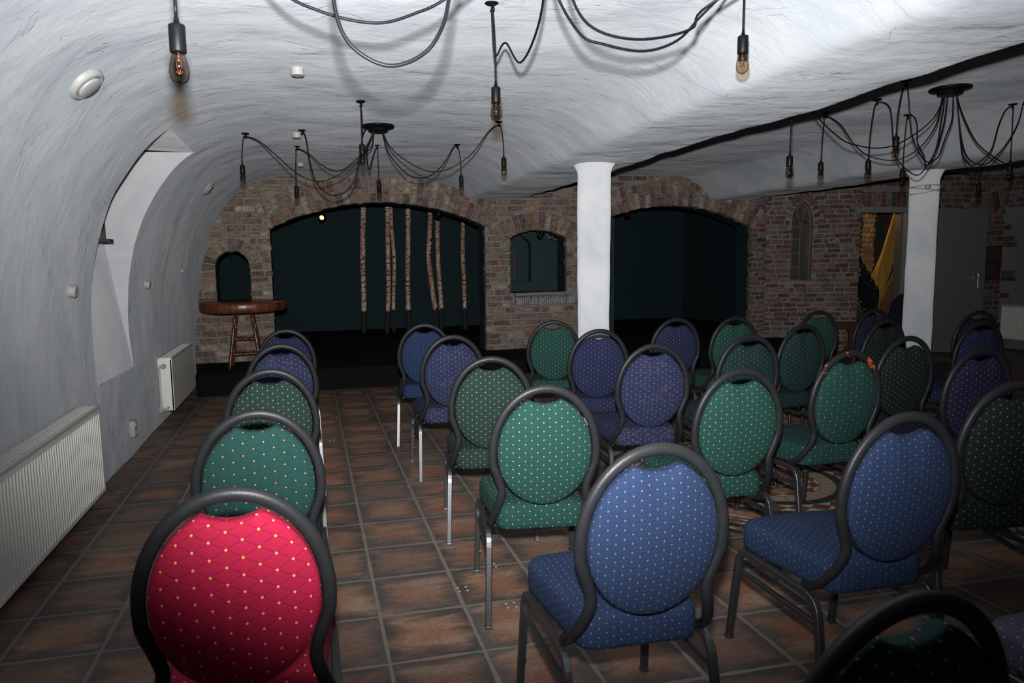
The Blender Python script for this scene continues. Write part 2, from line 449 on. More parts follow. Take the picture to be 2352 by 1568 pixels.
y = -1.6
while y < 9.02: ys.append(y); y += .05
ys.append(9.03)
jn0 = min(range(len(ys)), key=lambda j: abs(ys[j] - NY0)); jn1 = min(range(len(ys)), key=lambda j: abs(ys[j] - NY1))
left = [i for i, p in enumerate(prof) if p.x < -.3]
in0 = min(left, key=lambda i: abs(prof[i].z - NZ0)); in1 = min(left, key=lambda i: abs(prof[i].z - NZ1))
def vpoint(i, j):
    p = prof[i]; a = prof[max(i - 1, 0)]; b = prof[min(i + 1, len(prof) - 1)]
    t = (b - a).normalized(); n = Vector((-t.z, 0, t.x))       # outward
    q = Vector((p.x, ys[j], p.z))
    if p.x < -.35 and i < len(prof) // 3:      # the left flank bows out between the near end and the brick wall
        sm = lambda a, b, x: (lambda t: t * t * (3 - 2 * t))(max(0, min(1, (x - a) / (b - a))))
        q.x -= (.078 * (1 - 1.25 * sm(5.8, 9.0, q.y))) * sm(.3, 1.3, p.z) * sm(-.35, -.85, p.x)
    k = noise.noise(Vector((q.x * .9, q.y * 1.3, q.z * .9))) * .014 + noise.noise(Vector((q.x * 2.5, q.y * 3.6, q.z * 2.5 + 7))) * .010 + noise.noise(Vector((q.x * 5, q.y * 8, q.z * 5 + 3))) * .003
    return q + n * k
G = [[vpoint(i, j) for j in range(len(ys))] for i in range(len(prof))]
NN = [[None] * len(ys) for _ in prof]
for i in range(len(prof)):
    for j in range(len(ys)):
        du = G[min(i + 1, len(prof) - 1)][j] - G[max(i - 1, 0)][j]; dv = G[i][min(j + 1, len(ys) - 1)] - G[i][max(j - 1, 0)]
        NN[i][j] = du.cross(dv).normalized() * -1
def vault_part(name, i0, i1, mat, hole=False):
    vs, nn, ix, fs = [], [], {}, []
    for i in range(i0, i1 + 1):
        for j in range(len(ys)):
            ix[i, j] = len(vs); vs.append(G[i][j]); nn.append(NN[i][j])
    for i in range(i0, i1):
        for j in range(len(ys) - 1):
            if hole and in0 <= i < in1 and jn0 <= j < jn1: continue
            fs.append((ix[i, j], ix[i, j + 1], ix[i + 1, j + 1], ix[i + 1, j]))
    me = bpy.data.meshes.new(name); me.from_pydata(vs, [], fs); me.update()
    # normals face the room
    f = me.polygons[0]
    if f.normal.dot(nn[fs[0][0]]) < 0: me.flip_normals()
    for p in me.polygons: p.use_smooth = True
    me.normals_split_custom_set_from_vertices([tuple(x) for x in nn])
    me.materials.append(mat)
    o = bpy.data.objects.new(name, me); COL.objects.link(o); return struct(o)
tc = prof[3]
mid = (Vector((.5, 4, 1.3)) - G[3][50]).normalized()
if NN[3][50].dot(mid) < 0: NN = [[-x for x in r] for r in NN]
vault_part('wall_left', 0, in1, M['plaster_wall'], True)
vault_part('ceiling', in1, len(prof) - 1, M['plaster'])

# niche: side reveals, sloping back, flat top, small dark window high in its back
def nback(z):
    return -1.385 - .15 * (z - .655) if z < 1.62 else -1.53 - .04 * (z - 1.62)
bm = BM()
zl = [G[i][jn1] for i in range(in0, in1 + 1)]; nl = [G[i][jn0] for i in range(in0, in1 + 1)]
def strip(A, B, sub=6):
    rows = [[bm.verts.new(a.lerp(b, k / sub)) for k in range(sub + 1)] for a, b in zip(A, B)]
    for r0, r1 in zip(rows, rows[1:]):
        for k in range(sub): bm.faces.new((r0[k], r0[k + 1], r1[k + 1], r1[k]))
fb = [Vector((min(nback(p.z), p.x - .002), ys[jn1], p.z)) for p in zl]; nb = [Vector((min(nback(p.z), p.x - .002), ys[jn0], p.z)) for p in nl]
strip(zl, fb); strip(nl, nb); strip(nb, fb, 20)
tn = [G[in1][j] for j in range(jn0, jn1 + 1)]
strip(tn, [Vector((nback(2.33), p.y, 2.34)) for p in tn])
bn = [G[in0][j] for j in range(jn0, jn1 + 1)]
strip(bn, [Vector((nback(p.z), p.y, p.z)) for p in bn])
bmesh.ops.remove_doubles(bm, verts=bm.verts[:], dist=.0005)
nic = obj('wall_left_niche', bm, M['plaster_niche'], smooth=False); struct(nic)
w = thing('window_1', 'small black iron window high in the back of the deep wall niche', 'window', (-1.53, 5.03, 1.63)); w['kind'] = 'structure'
bm = BM()
for yy in (.04, .47, .92): box(bm, (.0, yy, .33), (.035, .035, .66))
for zz in (.0, .33, .65): box(bm, (.0, .48, zz), (.035, .92, .035))
obj('frame', bm, M['iron'], w, smooth=False)
bm = BM(); box(bm, (-.005, .48, .33), (.008, .88, .64)); obj('pane', bm, M['window_glass'], w, smooth=False)
bm = BM(); box(bm, (.12, .36, -.01), (.15, .10, .022), bev=.004); box(bm, (.08, .33, .06), (.03, .05, .14), bev=.004); obj('handle', bm, M['iron'], w, smooth=False)
o = thing('wall_hook', 'small twisted iron hook near the top of the white niche reveal', 'hook', (-1.00, 6.0, 2.29))
bm = BM(); tube(bm, crom([(0, .02, .02), (0, -.02, .02), (.012, -.03, 0), (.004, -.028, -.028), (-.012, -.028, -.02), (-.008, -.03, .0)], 5), .004, 6); obj('hook', bm, M['brass'], o)

# rear wall behind the camera and the right wall
bm = BM(); box(bm, (4.3, -1.66, 1.3), (12, .1, 2.8)); struct(obj('wall_rear', bm, M['plaster_wall'], smooth=False))

# ================================================================== BRICKWORK
def tint(rng, pal):
    c = rng.choice(pal); k = rng.uniform(.7, 1.3)
    return tuple(max(0, x * k * rng.uniform(.93, 1.07)) for x in c) + (1,)
PAL_A = [(.225, .165, .130), (.25, .195, .155), (.20, .135, .105), (.28, .225, .18), (.175, .125, .115), (.24, .18, .13), (.30, .25, .21), (.15, .11, .10), (.21, .125, .09)]
PAL_B = [(.15, .080, .065), (.17, .125, .105), (.125, .060, .052), (.15, .115, .098), (.080, .072, .072), (.18, .14, .12), (.14, .075, .065), (.16, .10, .085)]
def add_brick(bm, lay, quad, mapf, d, col, rng, depth=.10, ch=.009):
    """quad: 4 (u,v) corners ccw; front face stands d proud, with worn chamfered edges"""
    cu = sum(q[0] for q in quad) / 4; cv = sum(q[1] for q in quad) / 4
    j = lambda a: rng.uniform(-a, a)
    back, mid, front = [], [], []
    for (u, v) in quad:
        L = math.hypot(u - cu, v - cv) or 1
        uu, vv = u + j(.006), v + j(.005)
        k = (ch * rng.uniform(.7, 1.8)) / L
        back.append(bm.verts.new(mapf(uu, vv, -depth)))
        mid.append(bm.verts.new(mapf(uu, vv, d - ch + j(.002))))
        front.append(bm.verts.new(mapf(uu + (cu - uu) * k, vv + (cv - vv) * k, d + j(.0035))))
    fs = [bm.faces.new(front)]
    for a, b in ((back, mid), (mid, front)):
        for i in range(4):
            k = (i + 1) % 4; fs.append(bm.faces.new((a[i], a[k], b[k], b[i])))
    for f in fs:
        for l in f.loops: l[lay] = col
def brick_rows(bm, lay, inside, u0, u1, v0, v1, pitch, blen, mapf, rng, pal, joint=.019, prot=.012):
    v = v0; r = 0
    while v < v1:
        h = pitch * rng.uniform(.93, 1.07); vm = v + h / 2
        u = u0 - rng.uniform(0, blen) if r % 2 else u0 - blen * .5 * rng.random()
        tilt = rng.uniform(-.004, .004)
        while u < u1:
            L = blen * (rng.choice((.5, 1, 1, 1, .98, .75)) * rng.uniform(.92, 1.08)); a, b = u, u + L - joint; u += L
            N = 10; run = None
            for k in range(N + 1):
                x = a + (b - a) * k / N
                ok = inside(x, vm) and inside(x, vm + h * .3) and inside(x, vm - h * .3) and u0 - .01 <= x <= u1 + .01
                if ok and run is None: run = x
                if (not ok or k == N) and run is not None:
                    e = x if ok else x - (b - a) / N
                    if e - run > .035:
                        hv = (h - joint) / 2
                        add_brick(bm, lay, [(run, vm - hv + tilt), (e, vm - hv), (e, vm + hv), (run, vm + hv + tilt)], mapf, prot + rng.uniform(-.006, .007), tint(rng, pal), rng)
                    run = None
        v += h; r += 1
def voussoirs(bm, lay, cx, cz, r0, r1, a0, a1, width, mapf, rng, pal, clip=None, prot=.016):
    n = max(3, int(round((a1 - a0) * r0 / width)))
    for k in range(n):
        b0 = a0 + (a1 - a0) * k / n; b1 = a0 + (a1 - a0) * (k + 1) / n
        g = .006 / r0; cuts = [r0 + rng.uniform(-.016, .0)]
        full = r1 - r0
        if full > .30: cuts += [r0 + full * rng.choice((.36, .62, .5))]
        cuts += [r1 + rng.uniform(-.01, .01)]
        for ra, rb in zip(cuts, cuts[1:]):
            q = [(cx + r * math.cos(b), cz + r * math.sin(b)) for r, b in ((ra + .004, b0 + g), (ra + .004, b1 - g), (rb - .006, b1 - g), (rb - .006, b0 + g))]
            q = q[::-1]
            um = sum(p[0] for p in q) / 4; vm = sum(p[1] for p in q) / 4
            if clip and not clip(um, vm): continue
            add_brick(bm, lay, q, mapf, prot + rng.uniform(-.007, .008), tint(rng, pal), rng)
def mortar_wall(name, outer, holes, thick, mapm):
    cu = bpy.data.curves.new(name, 'CURVE'); cu.dimensions = '2D'; cu.fill_mode = 'BOTH'; cu.extrude = thick / 2
    for loop in [outer] + holes:
        s = cu.splines.new('POLY'); s.points.add(len(loop) - 1); s.use_cyclic_u = True
        for p, (x, y) in zip(s.points, loop): p.co = (x, y, 0, 1)
    o = bpy.data.objects.new(name, cu); COL.objects.link(o)
    bpy.context.view_layer.update()
    me = bpy.data.meshes.new_from_object(o.evaluated_get(bpy.context.evaluated_depsgraph_get()))
    bpy.data.objects.remove(o); bpy.data.curves.remove(cu)
    for v in me.vertices: v.co = mapm(v.co.x, v.co.y, v.co.z - thick / 2)
    me.materials.clear(); me.materials.append(M['mortar']); me.name = name
    me.update()
    o = bpy.data.objects.new(name, me); COL.objects.link(o); return struct(o)
def arch_loop(x0, x1, zb, zs, cx, cz, r, n=24):
    a0 = math.acos(max(-1, min(1, (x1 - cx) / r))); a1 = math.acos(max(-1, min(1, (x0 - cx) / r)))
    return [(x0, zb), (x1, zb)] + [(cx + r * math.cos(a0 + (a1 - a0) * k / n), cz + r * math.sin(a0 + (a1 - a0) * k / n)) for k in range(n + 1)]

YW = 9.0
mapw = lambda u, v, d: Vector((u, YW - d, v))
A1 = dict(x0=-.44, x1=2.28, cx=.93, cz=-.91, r=3.105)
A2 = dict(x0=3.68, x1=6.22, cx=4.94, cz=-.57, r=2.72)
WN = dict(x0=2.615, x1=3.41, cx=3.012, cz=.99, r=.84)
NI = dict(x0=-1.10, x1=-.69, cx=-.895, cz=1.405, r=.208)
def under(A, u, v, zb, e=.012): return A['x0'] + e < u < A['x1'] - e and v > zb and (v < A['cz'] or math.hypot(u - A['cx'], v - A['cz']) < A['r'])
def ring(A, u, v, t, m=.06):
    dx = u - A['cx']; return A['x0'] - m < u < A['x1'] + m and v > A['cz'] and A['r'] < math.hypot(dx, v - A['cz']) < A['r'] + t
RT1, RT2, RTW, RTN = .33, .33, .235, .15
def inside_main(u, v):
    if under(A1, u, v, -9) or under(A2, u, v, -9) or under(WN, u, v, 1.0) or under(NI, u, v, .98): return False
    if ring(A1, u, v, RT1, .02) or ring(A2, u, v, RT2, .02) or ring(WN, u, v, RTW, .12): return False
    if v > 1.36 and NI['r'] < math.hypot(u - NI['cx'], v - NI['cz']) < NI['r'] + RTN: return False
    if 2.66 < u < 3.50 and .82 < v < 1.0: return False
    return True
rng = random.Random(3)
bm = BM(); lay = bm.loops.layers.float_color.new('tint')
brick_rows(bm, lay, inside_main, -1.50, 6.20, .24, 2.62, .080, .225, mapw, rng, PAL_A, prot=.012)
brick_rows(bm, lay, inside_main, 6.20, 6.44, .24, 2.62, .0685, .19, mapw, rng, PAL_B, .0155, .010)
for A, t, w in ((A1, RT1, .082), (A2, RT2, .080)):
    a1 = math.acos((A['x0'] - .03 - A['cx']) / A['r']); a0 = math.acos((A['x1'] + .03 - A['cx']) / A['r'])
    voussoirs(bm, lay, A['cx'], A['cz'], A['r'], A['r'] + t, a0, a1, w, mapw, rng, PAL_A, prot=.02)
A = WN; a1 = math.acos((A['x0'] - .10 - A['cx']) / A['r']); a0 = math.acos((A['x1'] + .10 - A['cx']) / A['r'])
voussoirs(bm, lay, A['cx'], A['cz'], A['r'], A['r'] + RTW, a0, a1, .075, mapw, rng, PAL_A, prot=.022)
voussoirs(bm, lay, NI['cx'], NI['cz'], NI['r'], NI['r'] + RTN, -.1, PI + .1, .066, mapw, rng, PAL_A)
HOLES = [arch_loop(A1['x0'], A1['x1'], .21, 0, A1['cx'], A1['cz'], A1['r']), arch_loop(A2['x0'], A2['x1'], .21, 0, A2['cx'], A2['cz'], A2['r']),
     arch_loop(WN['x0'], WN['x1'], 1.0, 0, WN['cx'], WN['cz'], WN['r'], 12), arch_loop(NI['x0'], NI['x1'], .98, 0, NI['cx'], NI['cz'], NI['r'], 16)]
OUT = [(-1.9, .20), (6.46, .20), (6.46, 2.8), (-1.9, 2.8)]
wb = mortar_wall('wall_back', OUT, HOLES, .07, lambda x, y, z: Vector((x, YW - z, y)))
obj('brickwork', bm, M['brick'], wb, smooth=False)
rv = mortar_wall('wall_back_reveal', OUT, HOLES, .30, lambda x, y, z: Vector((x, YW + .0705 - z, y)))
rv.data.materials.clear(); rv.data.materials.append(M['teal'])
# window sill: sloping plate on a row of grey upright stones
sl = thing('window_sill', 'rough sill of upright grey stones below the small arched wall opening', 'sill', (3.08, 8.93, .84)); sl['kind'] = 'structure'
bm = BM(); lay = bm.loops.layers.float_color.new('tint')
for k in range(30):
    x = -.41 + k * .0275
    h = .10 + rng.uniform(-.012, .012)
    add_brick(bm, lay, [(x, 0), (x + .023, rng.uniform(-.01, .01)), (x + .023, h), (x, h)], lambda u, v, d: Vector((u, -d, v)), .045 + rng.uniform(-.015, .015), tint(rng, [(.20, .20, .21), (.27, .27, .28), (.15, .15, .16)]), rng, .10)
obj('stone_row', bm, M['concrete'], sl, smooth=False)
bm = BM(); box(bm, (-.02, .03, .135), (.80, .16, .035), Matrix.Rotation(-.12, 4, 'X'), .012); obj('sill_plate', bm, M['mortar'], sl, smooth=False)

# angled wing to the right of the second arch
WA, WB = Vector((6.44, 9.0, 0)), Vector((7.62, 8.55, 0)); WD = (WB - WA).normalized(); WNn = Vector((WD.y, -WD.x, 0)); WL = (WB - WA).length
mapg = lambda u, v, d: WA + WD * u + WNn * d + Vector((0, 0, v))
GX0, GX1, GZ0, GZS = .345, .635, 1.06, 1.88
def in_gothic(u, v): return GX0 < u < GX1 and v > GZ0 and (v < GZS or math.hypot(u - (GX0 + GX1) / 2, (v - GZS) * .47) < (GX1 - GX0) / 2)
def inside_wing(u, v):
    c = (GX0 + GX1) / 2
    if in_gothic(u, v): return False
    if v > GZS and math.hypot(u - c, (v - GZS) * .6) < (GX1 - GX0) / 2 + .07: return False
    return True
rng = random.Random(5)
bm = BM(); lay = bm.loops.layers.float_color.new('tint')
brick_rows(bm, lay, inside_wing, .0, WL + .03, .0, 2.62, .0685, .19, mapg, rng, PAL_B, .0155, .008)
c = (GX0 + GX1) / 2
for k in range(12):
    b = -.1 + (PI + .2) * (k + .5) / 12; ca, sa = math.cos(b), math.sin(b)
    p = Vector((c + .165 * ca, GZS + .32 * sa)); q = Vector((c + .235 * ca, GZS + .43 * sa)); tt = Vector((-(q - p).y, (q - p).x)).normalized() * .028
    add_brick(bm, lay, [tuple(p - tt), tuple(q - tt), tuple(q + tt), tuple(p + tt)][::-1], mapg, .01, tint(rng, PAL_B), rng)
gl = [(GX0, GZ0), (GX1, GZ0)] + [(c + (GX1 - GX0) / 2 * math.cos(PI * k / 16), GZS + .31 * math.sin(PI * k / 16)) for k in range(17)]
ww = mortar_wall('wall_back_wing', [(-.02, -.05), (WL, -.05), (WL, 2.8), (-.02, 2.8)], [gl], .22, lambda x, y, z: WA + WD * x + WNn * z + Vector((0, 0, y)))
obj('brickwork', bm, M['brick'], ww, smooth=False)
# gothic window set into the wing
gw = thing('window_2', 'narrow gothic window with stone tracery set into the angled brick wall', 'window', mapg(c, GZ0, -.09), math.atan2(WD.y, WD.x)); gw['kind'] = 'structure'
M['tracery'] = simple('old window lead and wood', (.13, .105, .065), .7, var=.2)
def gpts(w, h0, h1, n=16): return [(-w, 0, 0), (-w, 0, h0)] + [(-w * math.cos(PI * k / n), 0, h0 + (h1) * math.sin(PI * k / n)) for k in range(1, n)] + [(w, 0, h0), (w, 0, 0)]
bm = BM(); tube(bm, gpts(.135, .82, .29), .014, 6, up=(0, 1, 0)); tube(bm, [(-.135, 0, .012), (.135, 0, .012)], .014, 6)
tube(bm, [(.0, 0, 0), (0, 0, .82)], .011, 6, up=(0, 1, 0)); tube(bm, [(-.105, 0, 0), (-.105, 0, .80)], .006, 6, up=(0, 1, 0)); tube(bm, [(.105, 0, 0), (.105, 0, .80)], .006, 6, up=(0, 1, 0))
for s in (-1, 1): tube(bm, [(s * .067 - .067 * math.cos(PI * k / 12), 0, .76 + .14 * math.sin(PI * k / 12)) for k in range(13)], .008, 6, up=(0, 1, 0))
tube(bm, [(.055 * math.cos(2 * PI * k / 20), 0, .985 + .085 * math.sin(2 * PI * k / 20)) for k in range(20)], .010, 6, closed=True, up=(0, 1, 0))
for z in (.20, .40, .60, .78): tube(bm, [(-.135, 0, z), (.135, 0, z)], .008, 6)
obj('tracery', bm, M['tracery'], gw)
bm = BM(); vs = [bm.verts.new(p) for p in [(x, .03, z) for x, _, z in gpts(.14, .82, .30)]]; f = bm.faces.new(vs); bmesh.ops.solidify(bm, geom=[f], thickness=.01); obj('pane', bm, M['window_glass'], gw, smooth=False)

# doorway wall
YD = 8.55
mapd = lambda u, v, d: Vector((u, YD - d, v))
DX0, DX1, DZ = 7.55, 8.47, 2.065
DA = dict(cx=10.45, cz=.52, r=1.62)     # shallow blind arch at the right corner
def inside_door(u, v):
    if DX0 < u < DX1 and v < DZ: return False
    if u < DX1 + .1 and DZ < v < DZ + .25: return False
    rr = math.hypot(u - DA['cx'], v - DA['cz'])
    if v > 1.7 and DA['r'] < rr < DA['r'] + .27: return False
    return True
rng = random.Random(8)
bm = BM(); lay = bm.loops.layers.float_color.new('tint')
brick_rows(bm, lay, inside_door, 7.6, 10.12, .0, 2.62, .080, .21, mapd, rng, PAL_B)
for k in range(10):
    x = 7.62 + k * .083
    add_brick(bm, lay, [(x, DZ + .012), (x + .070, DZ + .012), (x + .070, DZ + .235), (x, DZ + .235)], mapd, .012 + rng.uniform(-.005, .008), tint(rng, PAL_B), rng)
voussoirs(bm, lay, DA['cx'], DA['cz'], DA['r'], DA['r'] + .26, 1.66, 2.32, .08, mapd, rng, PAL_B, prot=.05)
wd = mortar_wall('wall_back_right', [(DX1, -.05), (10.3, -.05), (10.3, 2.8), (7.60, 2.8), (7.60, DZ), (DX1, DZ)], [], .18, lambda x, y, z: Vector((x, YD - z, y)))
obj('brickwork', bm, M['brick'], wd, smooth=False)

# right wall: white plaster with a band of brick above
bm = BM(); box(bm, (10.16, 3.4, 1.3), (.1, 10.6, 2.8)); wr = struct(obj('wall_right', bm, M['plaster_right'], smooth=False))
bm = BM(); lay = bm.loops.layers.float_color.new('tint')
mapr = lambda u, v, d: Vector((10.11 - d, u, v))
brick_rows(bm, lay, lambda u, v: v > 2.02 + .16 * math.sin(max(0, min(1, (8.5 - u) / 2)) * PI / 2), 5.5, 8.5, 1.9, 2.6, .08, .21, mapr, rng, PAL_B)
for k, (z, l) in enumerate([(.3, .1), (.75, .14), (1.0, .22), (1.08, .2), (1.5, .2), (1.58, .16), (1.75, .1)]):
    add_brick(bm, lay, [(8.53 - l, z), (8.53, z), (8.53, z + .07), (8.53 - l, z + .07)], mapr, .012, tint(rng, PAL_B), rng)
obj('brickwork', bm, M['brick'], wr, smooth=False)

# ================================================================== STAGE AND BACK ROOM
bm = BM()
out = [(-1.26, 8.10), (-1.22, 8.06), (6.72, 8.06), (6.72, 8.86), (6.44, 8.99), (6.5, 9.3), (7.23, 9.46), (7.23, 12.655), (-1.555, 12.655), (-1.555, 8.98), (-1.26, 8.98)]
f = bm.faces.new([bm.verts.new((x, y, .25)) for x, y in out])
r = bmesh.ops.extrude_face_region(bm, geom=[f]); bmesh.ops.translate(bm, verts=[v for v in r['geom'] if isinstance(v, bmesh.types.BMVert)], vec=(0, 0, -.249))
es = [e for e in bm.edges if all(abs(v.co.z - .25) < .001 for v in e.verts) and all(v.co.y < 8.11 for v in e.verts)]
bmesh.ops.bevel(bm, geom=es, offset=.03, segments=3, affect='EDGES', profile=.5)
tag(obj('stage', bm, M['carpet'], smooth=False), 'low stage covered in black carpet, running under the brick arches', 'stage')
def slab(name, a, b, mat=None):
    bm = BM(); c = [(x + y) / 2 for x, y in zip(a, b)]; box(bm, c, [abs(x - y) for x, y in zip(a, b)]); return struct(obj(name, bm, mat or M['teal'], smooth=False))
slab('wall_stage_back', (-1.7, 12.66, 0), (7.45, 12.8, 2.7))
slab('wall_stage_left', (-1.7, 9.2, 0), (-1.56, 12.8, 2.7))
slab('wall_stage_right', (7.24, 9.45, 0), (7.38, 12.8, 2.7))
slab('ceiling_stage', (-1.7, 9.0, 2.62), (7.45, 12.8, 2.74))
# partition behind the small wall opening, with an arched recess and barred windows
cu = mortar_wall('wall_stage_partition', [(2.72, .25), (4.62, .25), (4.62, 2.62), (2.72, 2.62)], [arch_loop(2.74, 3.28, 1.12, 0, 2.95, 1.45, .40, 14), [(3.62, 1.14), (3.86, 1.14), (3.86, 1.78), (3.62, 1.78)]], .16, lambda x, y, z: Vector((x, 10.15 - z, y)))
cu.data.materials.clear(); cu.data.materials.append(M['teal_lit'])
slab('wall_stage_recess', (2.7, 10.42, .26), (4.6, 10.5, 2.6), M['teal_lit'])
M['red_iron'] = simple('rusty red window frame', (.10, .035, .025), .7)
for nm, x, lab in (('barred_window', 3.02, 'narrow rusty window inside the arched recess of the green back room'), ('barred_window', 3.74, 'small barred window right of the arched recess in the green back room')):
    t = thing(nm, lab, 'window', (x, 10.36 if x < 3.3 else 10.22, 1.14))
    hw = .05 if x < 3.3 else .11; hh = .42 if x < 3.3 else .62
    bm = BM()
    for s in (-1, 1): box(bm, (s * hw, 0, hh / 2), (.02, .02, hh))
    for z in (0, hh): box(bm, (0, 0, z), (2 * hw + .02, .02, .02))
    obj('frame', bm, M['red_iron'], t, smooth=False)
    bm = BM()
    for k in range(1, 4): box(bm, (0, 0, hh * k / 4), (2 * hw, .012, .012))
    if hw > .06: box(bm, (0, 0, hh / 2), (.012, .012, hh))
    obj('bars', bm, M['red_iron'], t, smooth=False)

# store room behind the door
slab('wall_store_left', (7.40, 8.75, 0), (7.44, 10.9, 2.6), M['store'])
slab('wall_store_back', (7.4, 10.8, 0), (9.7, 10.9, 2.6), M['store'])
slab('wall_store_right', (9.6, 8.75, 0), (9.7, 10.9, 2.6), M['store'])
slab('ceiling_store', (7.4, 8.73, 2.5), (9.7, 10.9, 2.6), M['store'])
bm = BM(); lay = bm.loops.layers.float_color.new('tint'); rng = random.Random(11)
PAL_Y = [(.42, .27, .12), (.36, .22, .09), (.46, .30, .14), (.30, .17, .08)]
brick_rows(bm, lay, lambda u, v: True, 8.88, 9.20, .0, 2.5, .082, .20, lambda u, v, d: Vector((u, 10.0 - d, v)), rng, PAL_Y, .014, .016)
bp = slab('pier_store', (8.885, 10.01, 0), (9.195, 10.4, 2.5), M['mortar']); obj('brickwork', bm, M['brick'], bp, smooth=False)

# ================================================================== PILLARS
def pillar(x, y, label, r=.138):
    t = thing('pillar', label, 'pillar', (x, y, 0))
    bm = BM(); pr = []
    for k in range(60):
        z = k * 2.13 / 59; pr.append((r * (1 + .018 * math.sin(z * 3 + x)), z))
    for k in range(1, 9): a = k / 8; pr.append((r + .16 * (1 - math.sqrt(max(0, 1 - a * a))), 2.12 + .165 * a))
    lathe(bm, pr, 48, wob=.035); obj('shaft', bm, M['plaster_pillar'], t); return t
pillar(2.405, 5.70, 'white plastered round pillar standing in front of the brick wall between the two big arches')
p2 = pillar(5.93, 5.85, 'white plastered round pillar beside the open door, taped near its top', .126)
M['tape'] = simple('yellowed clear tape', (.40, .38, .31), .2)
bm = BM()
for k, (z, tl) in enumerate(((2.03, .06), (2.05, -.05), (2.07, .02))):
    tube(bm, [(.132 * math.cos(a), .132 * math.sin(a), z + tl * .5 * math.cos(a * 1 + k)) for a in [2 * PI * q / 40 for q in range(40)]], .006, 6, closed=True, up=(0, 0, 1))
bx = lathe(bm, [(0, .0), (.022, .0), (.022, .03), (0, .035)], 12, Matrix.Translation((-.09, -.11, 2.06)) @ Matrix.Rotation(PI / 2, 4, 'X'))
obj('tape', bm, M['tape'], p2)

# ================================================================== CHAIRS
TILT = .10
def by(z): return -.235 - (z - .45) * TILT       # plane of the backrest
def uvset(bm, fn):
    uv = bm.loops.layers.uv.verify()
    for f in bm.faces:
        for l in f.loops: l[uv].uv = fn(f, l.vert)
def pad_outline(n=72):
    out = []
    for k in range(n):
        a = 2 * PI * k / n
        x = .182 * math.cos(a); z = .70 + (.222 if math.sin(a) > 0 else .212) * math.sin(a)
        if abs(x) < .075 and z > .85: z = min(z, .8925 + .019 * (x / .068) ** 2)
        out.append((x, z))
    return out
def make_pad():
    bm = BM(); oc = pad_outline(); n = len(oc); cx, cz = 0, .70
    prof = [(.975, -.004), (1.0, .004), (.99, .011), (.95, .018), (.86, .025), (.70, .032), (.5, .038), (.25, .042)]
    def ringv(s, d): return [bm.verts.new((cx + (x - cx) * s, by(cz + (z - cz) * s) - d, cz + (z - cz) * s)) for x, z in oc]
    fr = [(.2, -.036), (.5, -.034), (.85, -.028), (.96, -.018), (1.0, -.006)]
    rings = [ringv(s, d - .008) for s, d in fr] + [ringv(s, d) for s, d in prof]
    for a, b in zip(rings, rings[1:]):
        for k in range(n):
            k2 = (k + 1) % n; bm.faces.new((a[k], a[k2], b[k2], b[k]))
    for r, d in ((rings[0], -.045), (rings[-1], .0433)):
        c = bm.verts.new((0, by(.70) - d, .70))
        for k in range(n): bm.faces.new((r[k], r[(k + 1) % n], c))
    def pu(f, v):
        e = max(0, .022 - max(-.02, by(v.co.z) - v.co.y))
        return (v.co.x + .011 + v.co.x / .182 * e, v.co.z + (v.co.z - .70) / .22 * e)
    uvset(bm, pu)
    return bm
def seat_outline(s=0.0, n=6):
    c = [(-.174 + s, -.205 + s), (.174 - s, -.205 + s), (.218 - s, .235 - s), (-.218 + s, .235 - s)]; rr = [.055, .055, .075, .075]
    out = []
    for i in range(4):
        out += arc_pts((*c[i - 1], 0), (*c[i], 0), (*c[(i + 1) % 4], 0), max(.01, rr[i] - s * .6), n)
    o2 = []
    L = len(out)
    for a, b in zip(out, out[1:] + out[:1]):
        o2.append(a)
        if (b - a).length > .08:
            q = int((b - a).length / .04)
            for k in range(1, q): o2.append(a.lerp(b, k / q))
    return o2
def make_seat():
    bm = BM(); base = seat_outline(); n = len(base)
    per = [0]
    for a, b in zip(base, base[1:] + base[:1]): per.append(per[-1] + (b - a).length)
    cen = Vector((0, .015, 0))
    prof = [(.0, .372), (.93, .372), (.985, .377), (1.0, .395), (1.0, .442), (.990, .456), (.962, .467), (.90, .474), (.6, .480), (.3, .482)]
    rings = []
    for s, z in prof[1:]:
        rings.append([bm.verts.new((cen.x + (p.x - cen.x) * s, cen.y + (p.y - cen.y) * s, z + (.006 * math.cos(p.x * 8) if z > .46 else 0))) for p in base])
    sidef = set()
    for i, (a, b) in enumerate(zip(rings, rings[1:])):
        for k in range(n):
            f = bm.faces.new((a[k], a[(k + 1) % n], b[(k + 1) % n], b[k]))
            if i < 6: sidef.add((f, k))
    for r, z in ((rings[0], .371), (rings[-1], .489)):
        c = bm.verts.new((cen.x, cen.y, z))
        for k in range(n): bm.faces.new((r[k], r[(k + 1) % n], c))
    uv = bm.loops.layers.uv.verify(); idx = {}
    for r in rings:
        for k, v in enumerate(r): idx[v] = k
    lev = {v: i for i, r in enumerate(rings) for v in r}; vv = [0.0]
    for (s0, z0), (s1, z1) in zip(prof[1:], prof[2:]): vv.append(vv[-1] + math.hypot((s1 - s0) * .2, z1 - z0))
    for f in bm.faces:
        for l in f.loops: l[uv].uv = (l.vert.co.x, l.vert.co.y * .9)
    for f, k in sidef:
        for l in f.loops:
            q = idx[l.vert]; s = per[q] if q == k else per[k + 1]
            l[uv].uv = (s, vv[lev[l.vert]])
    return bm
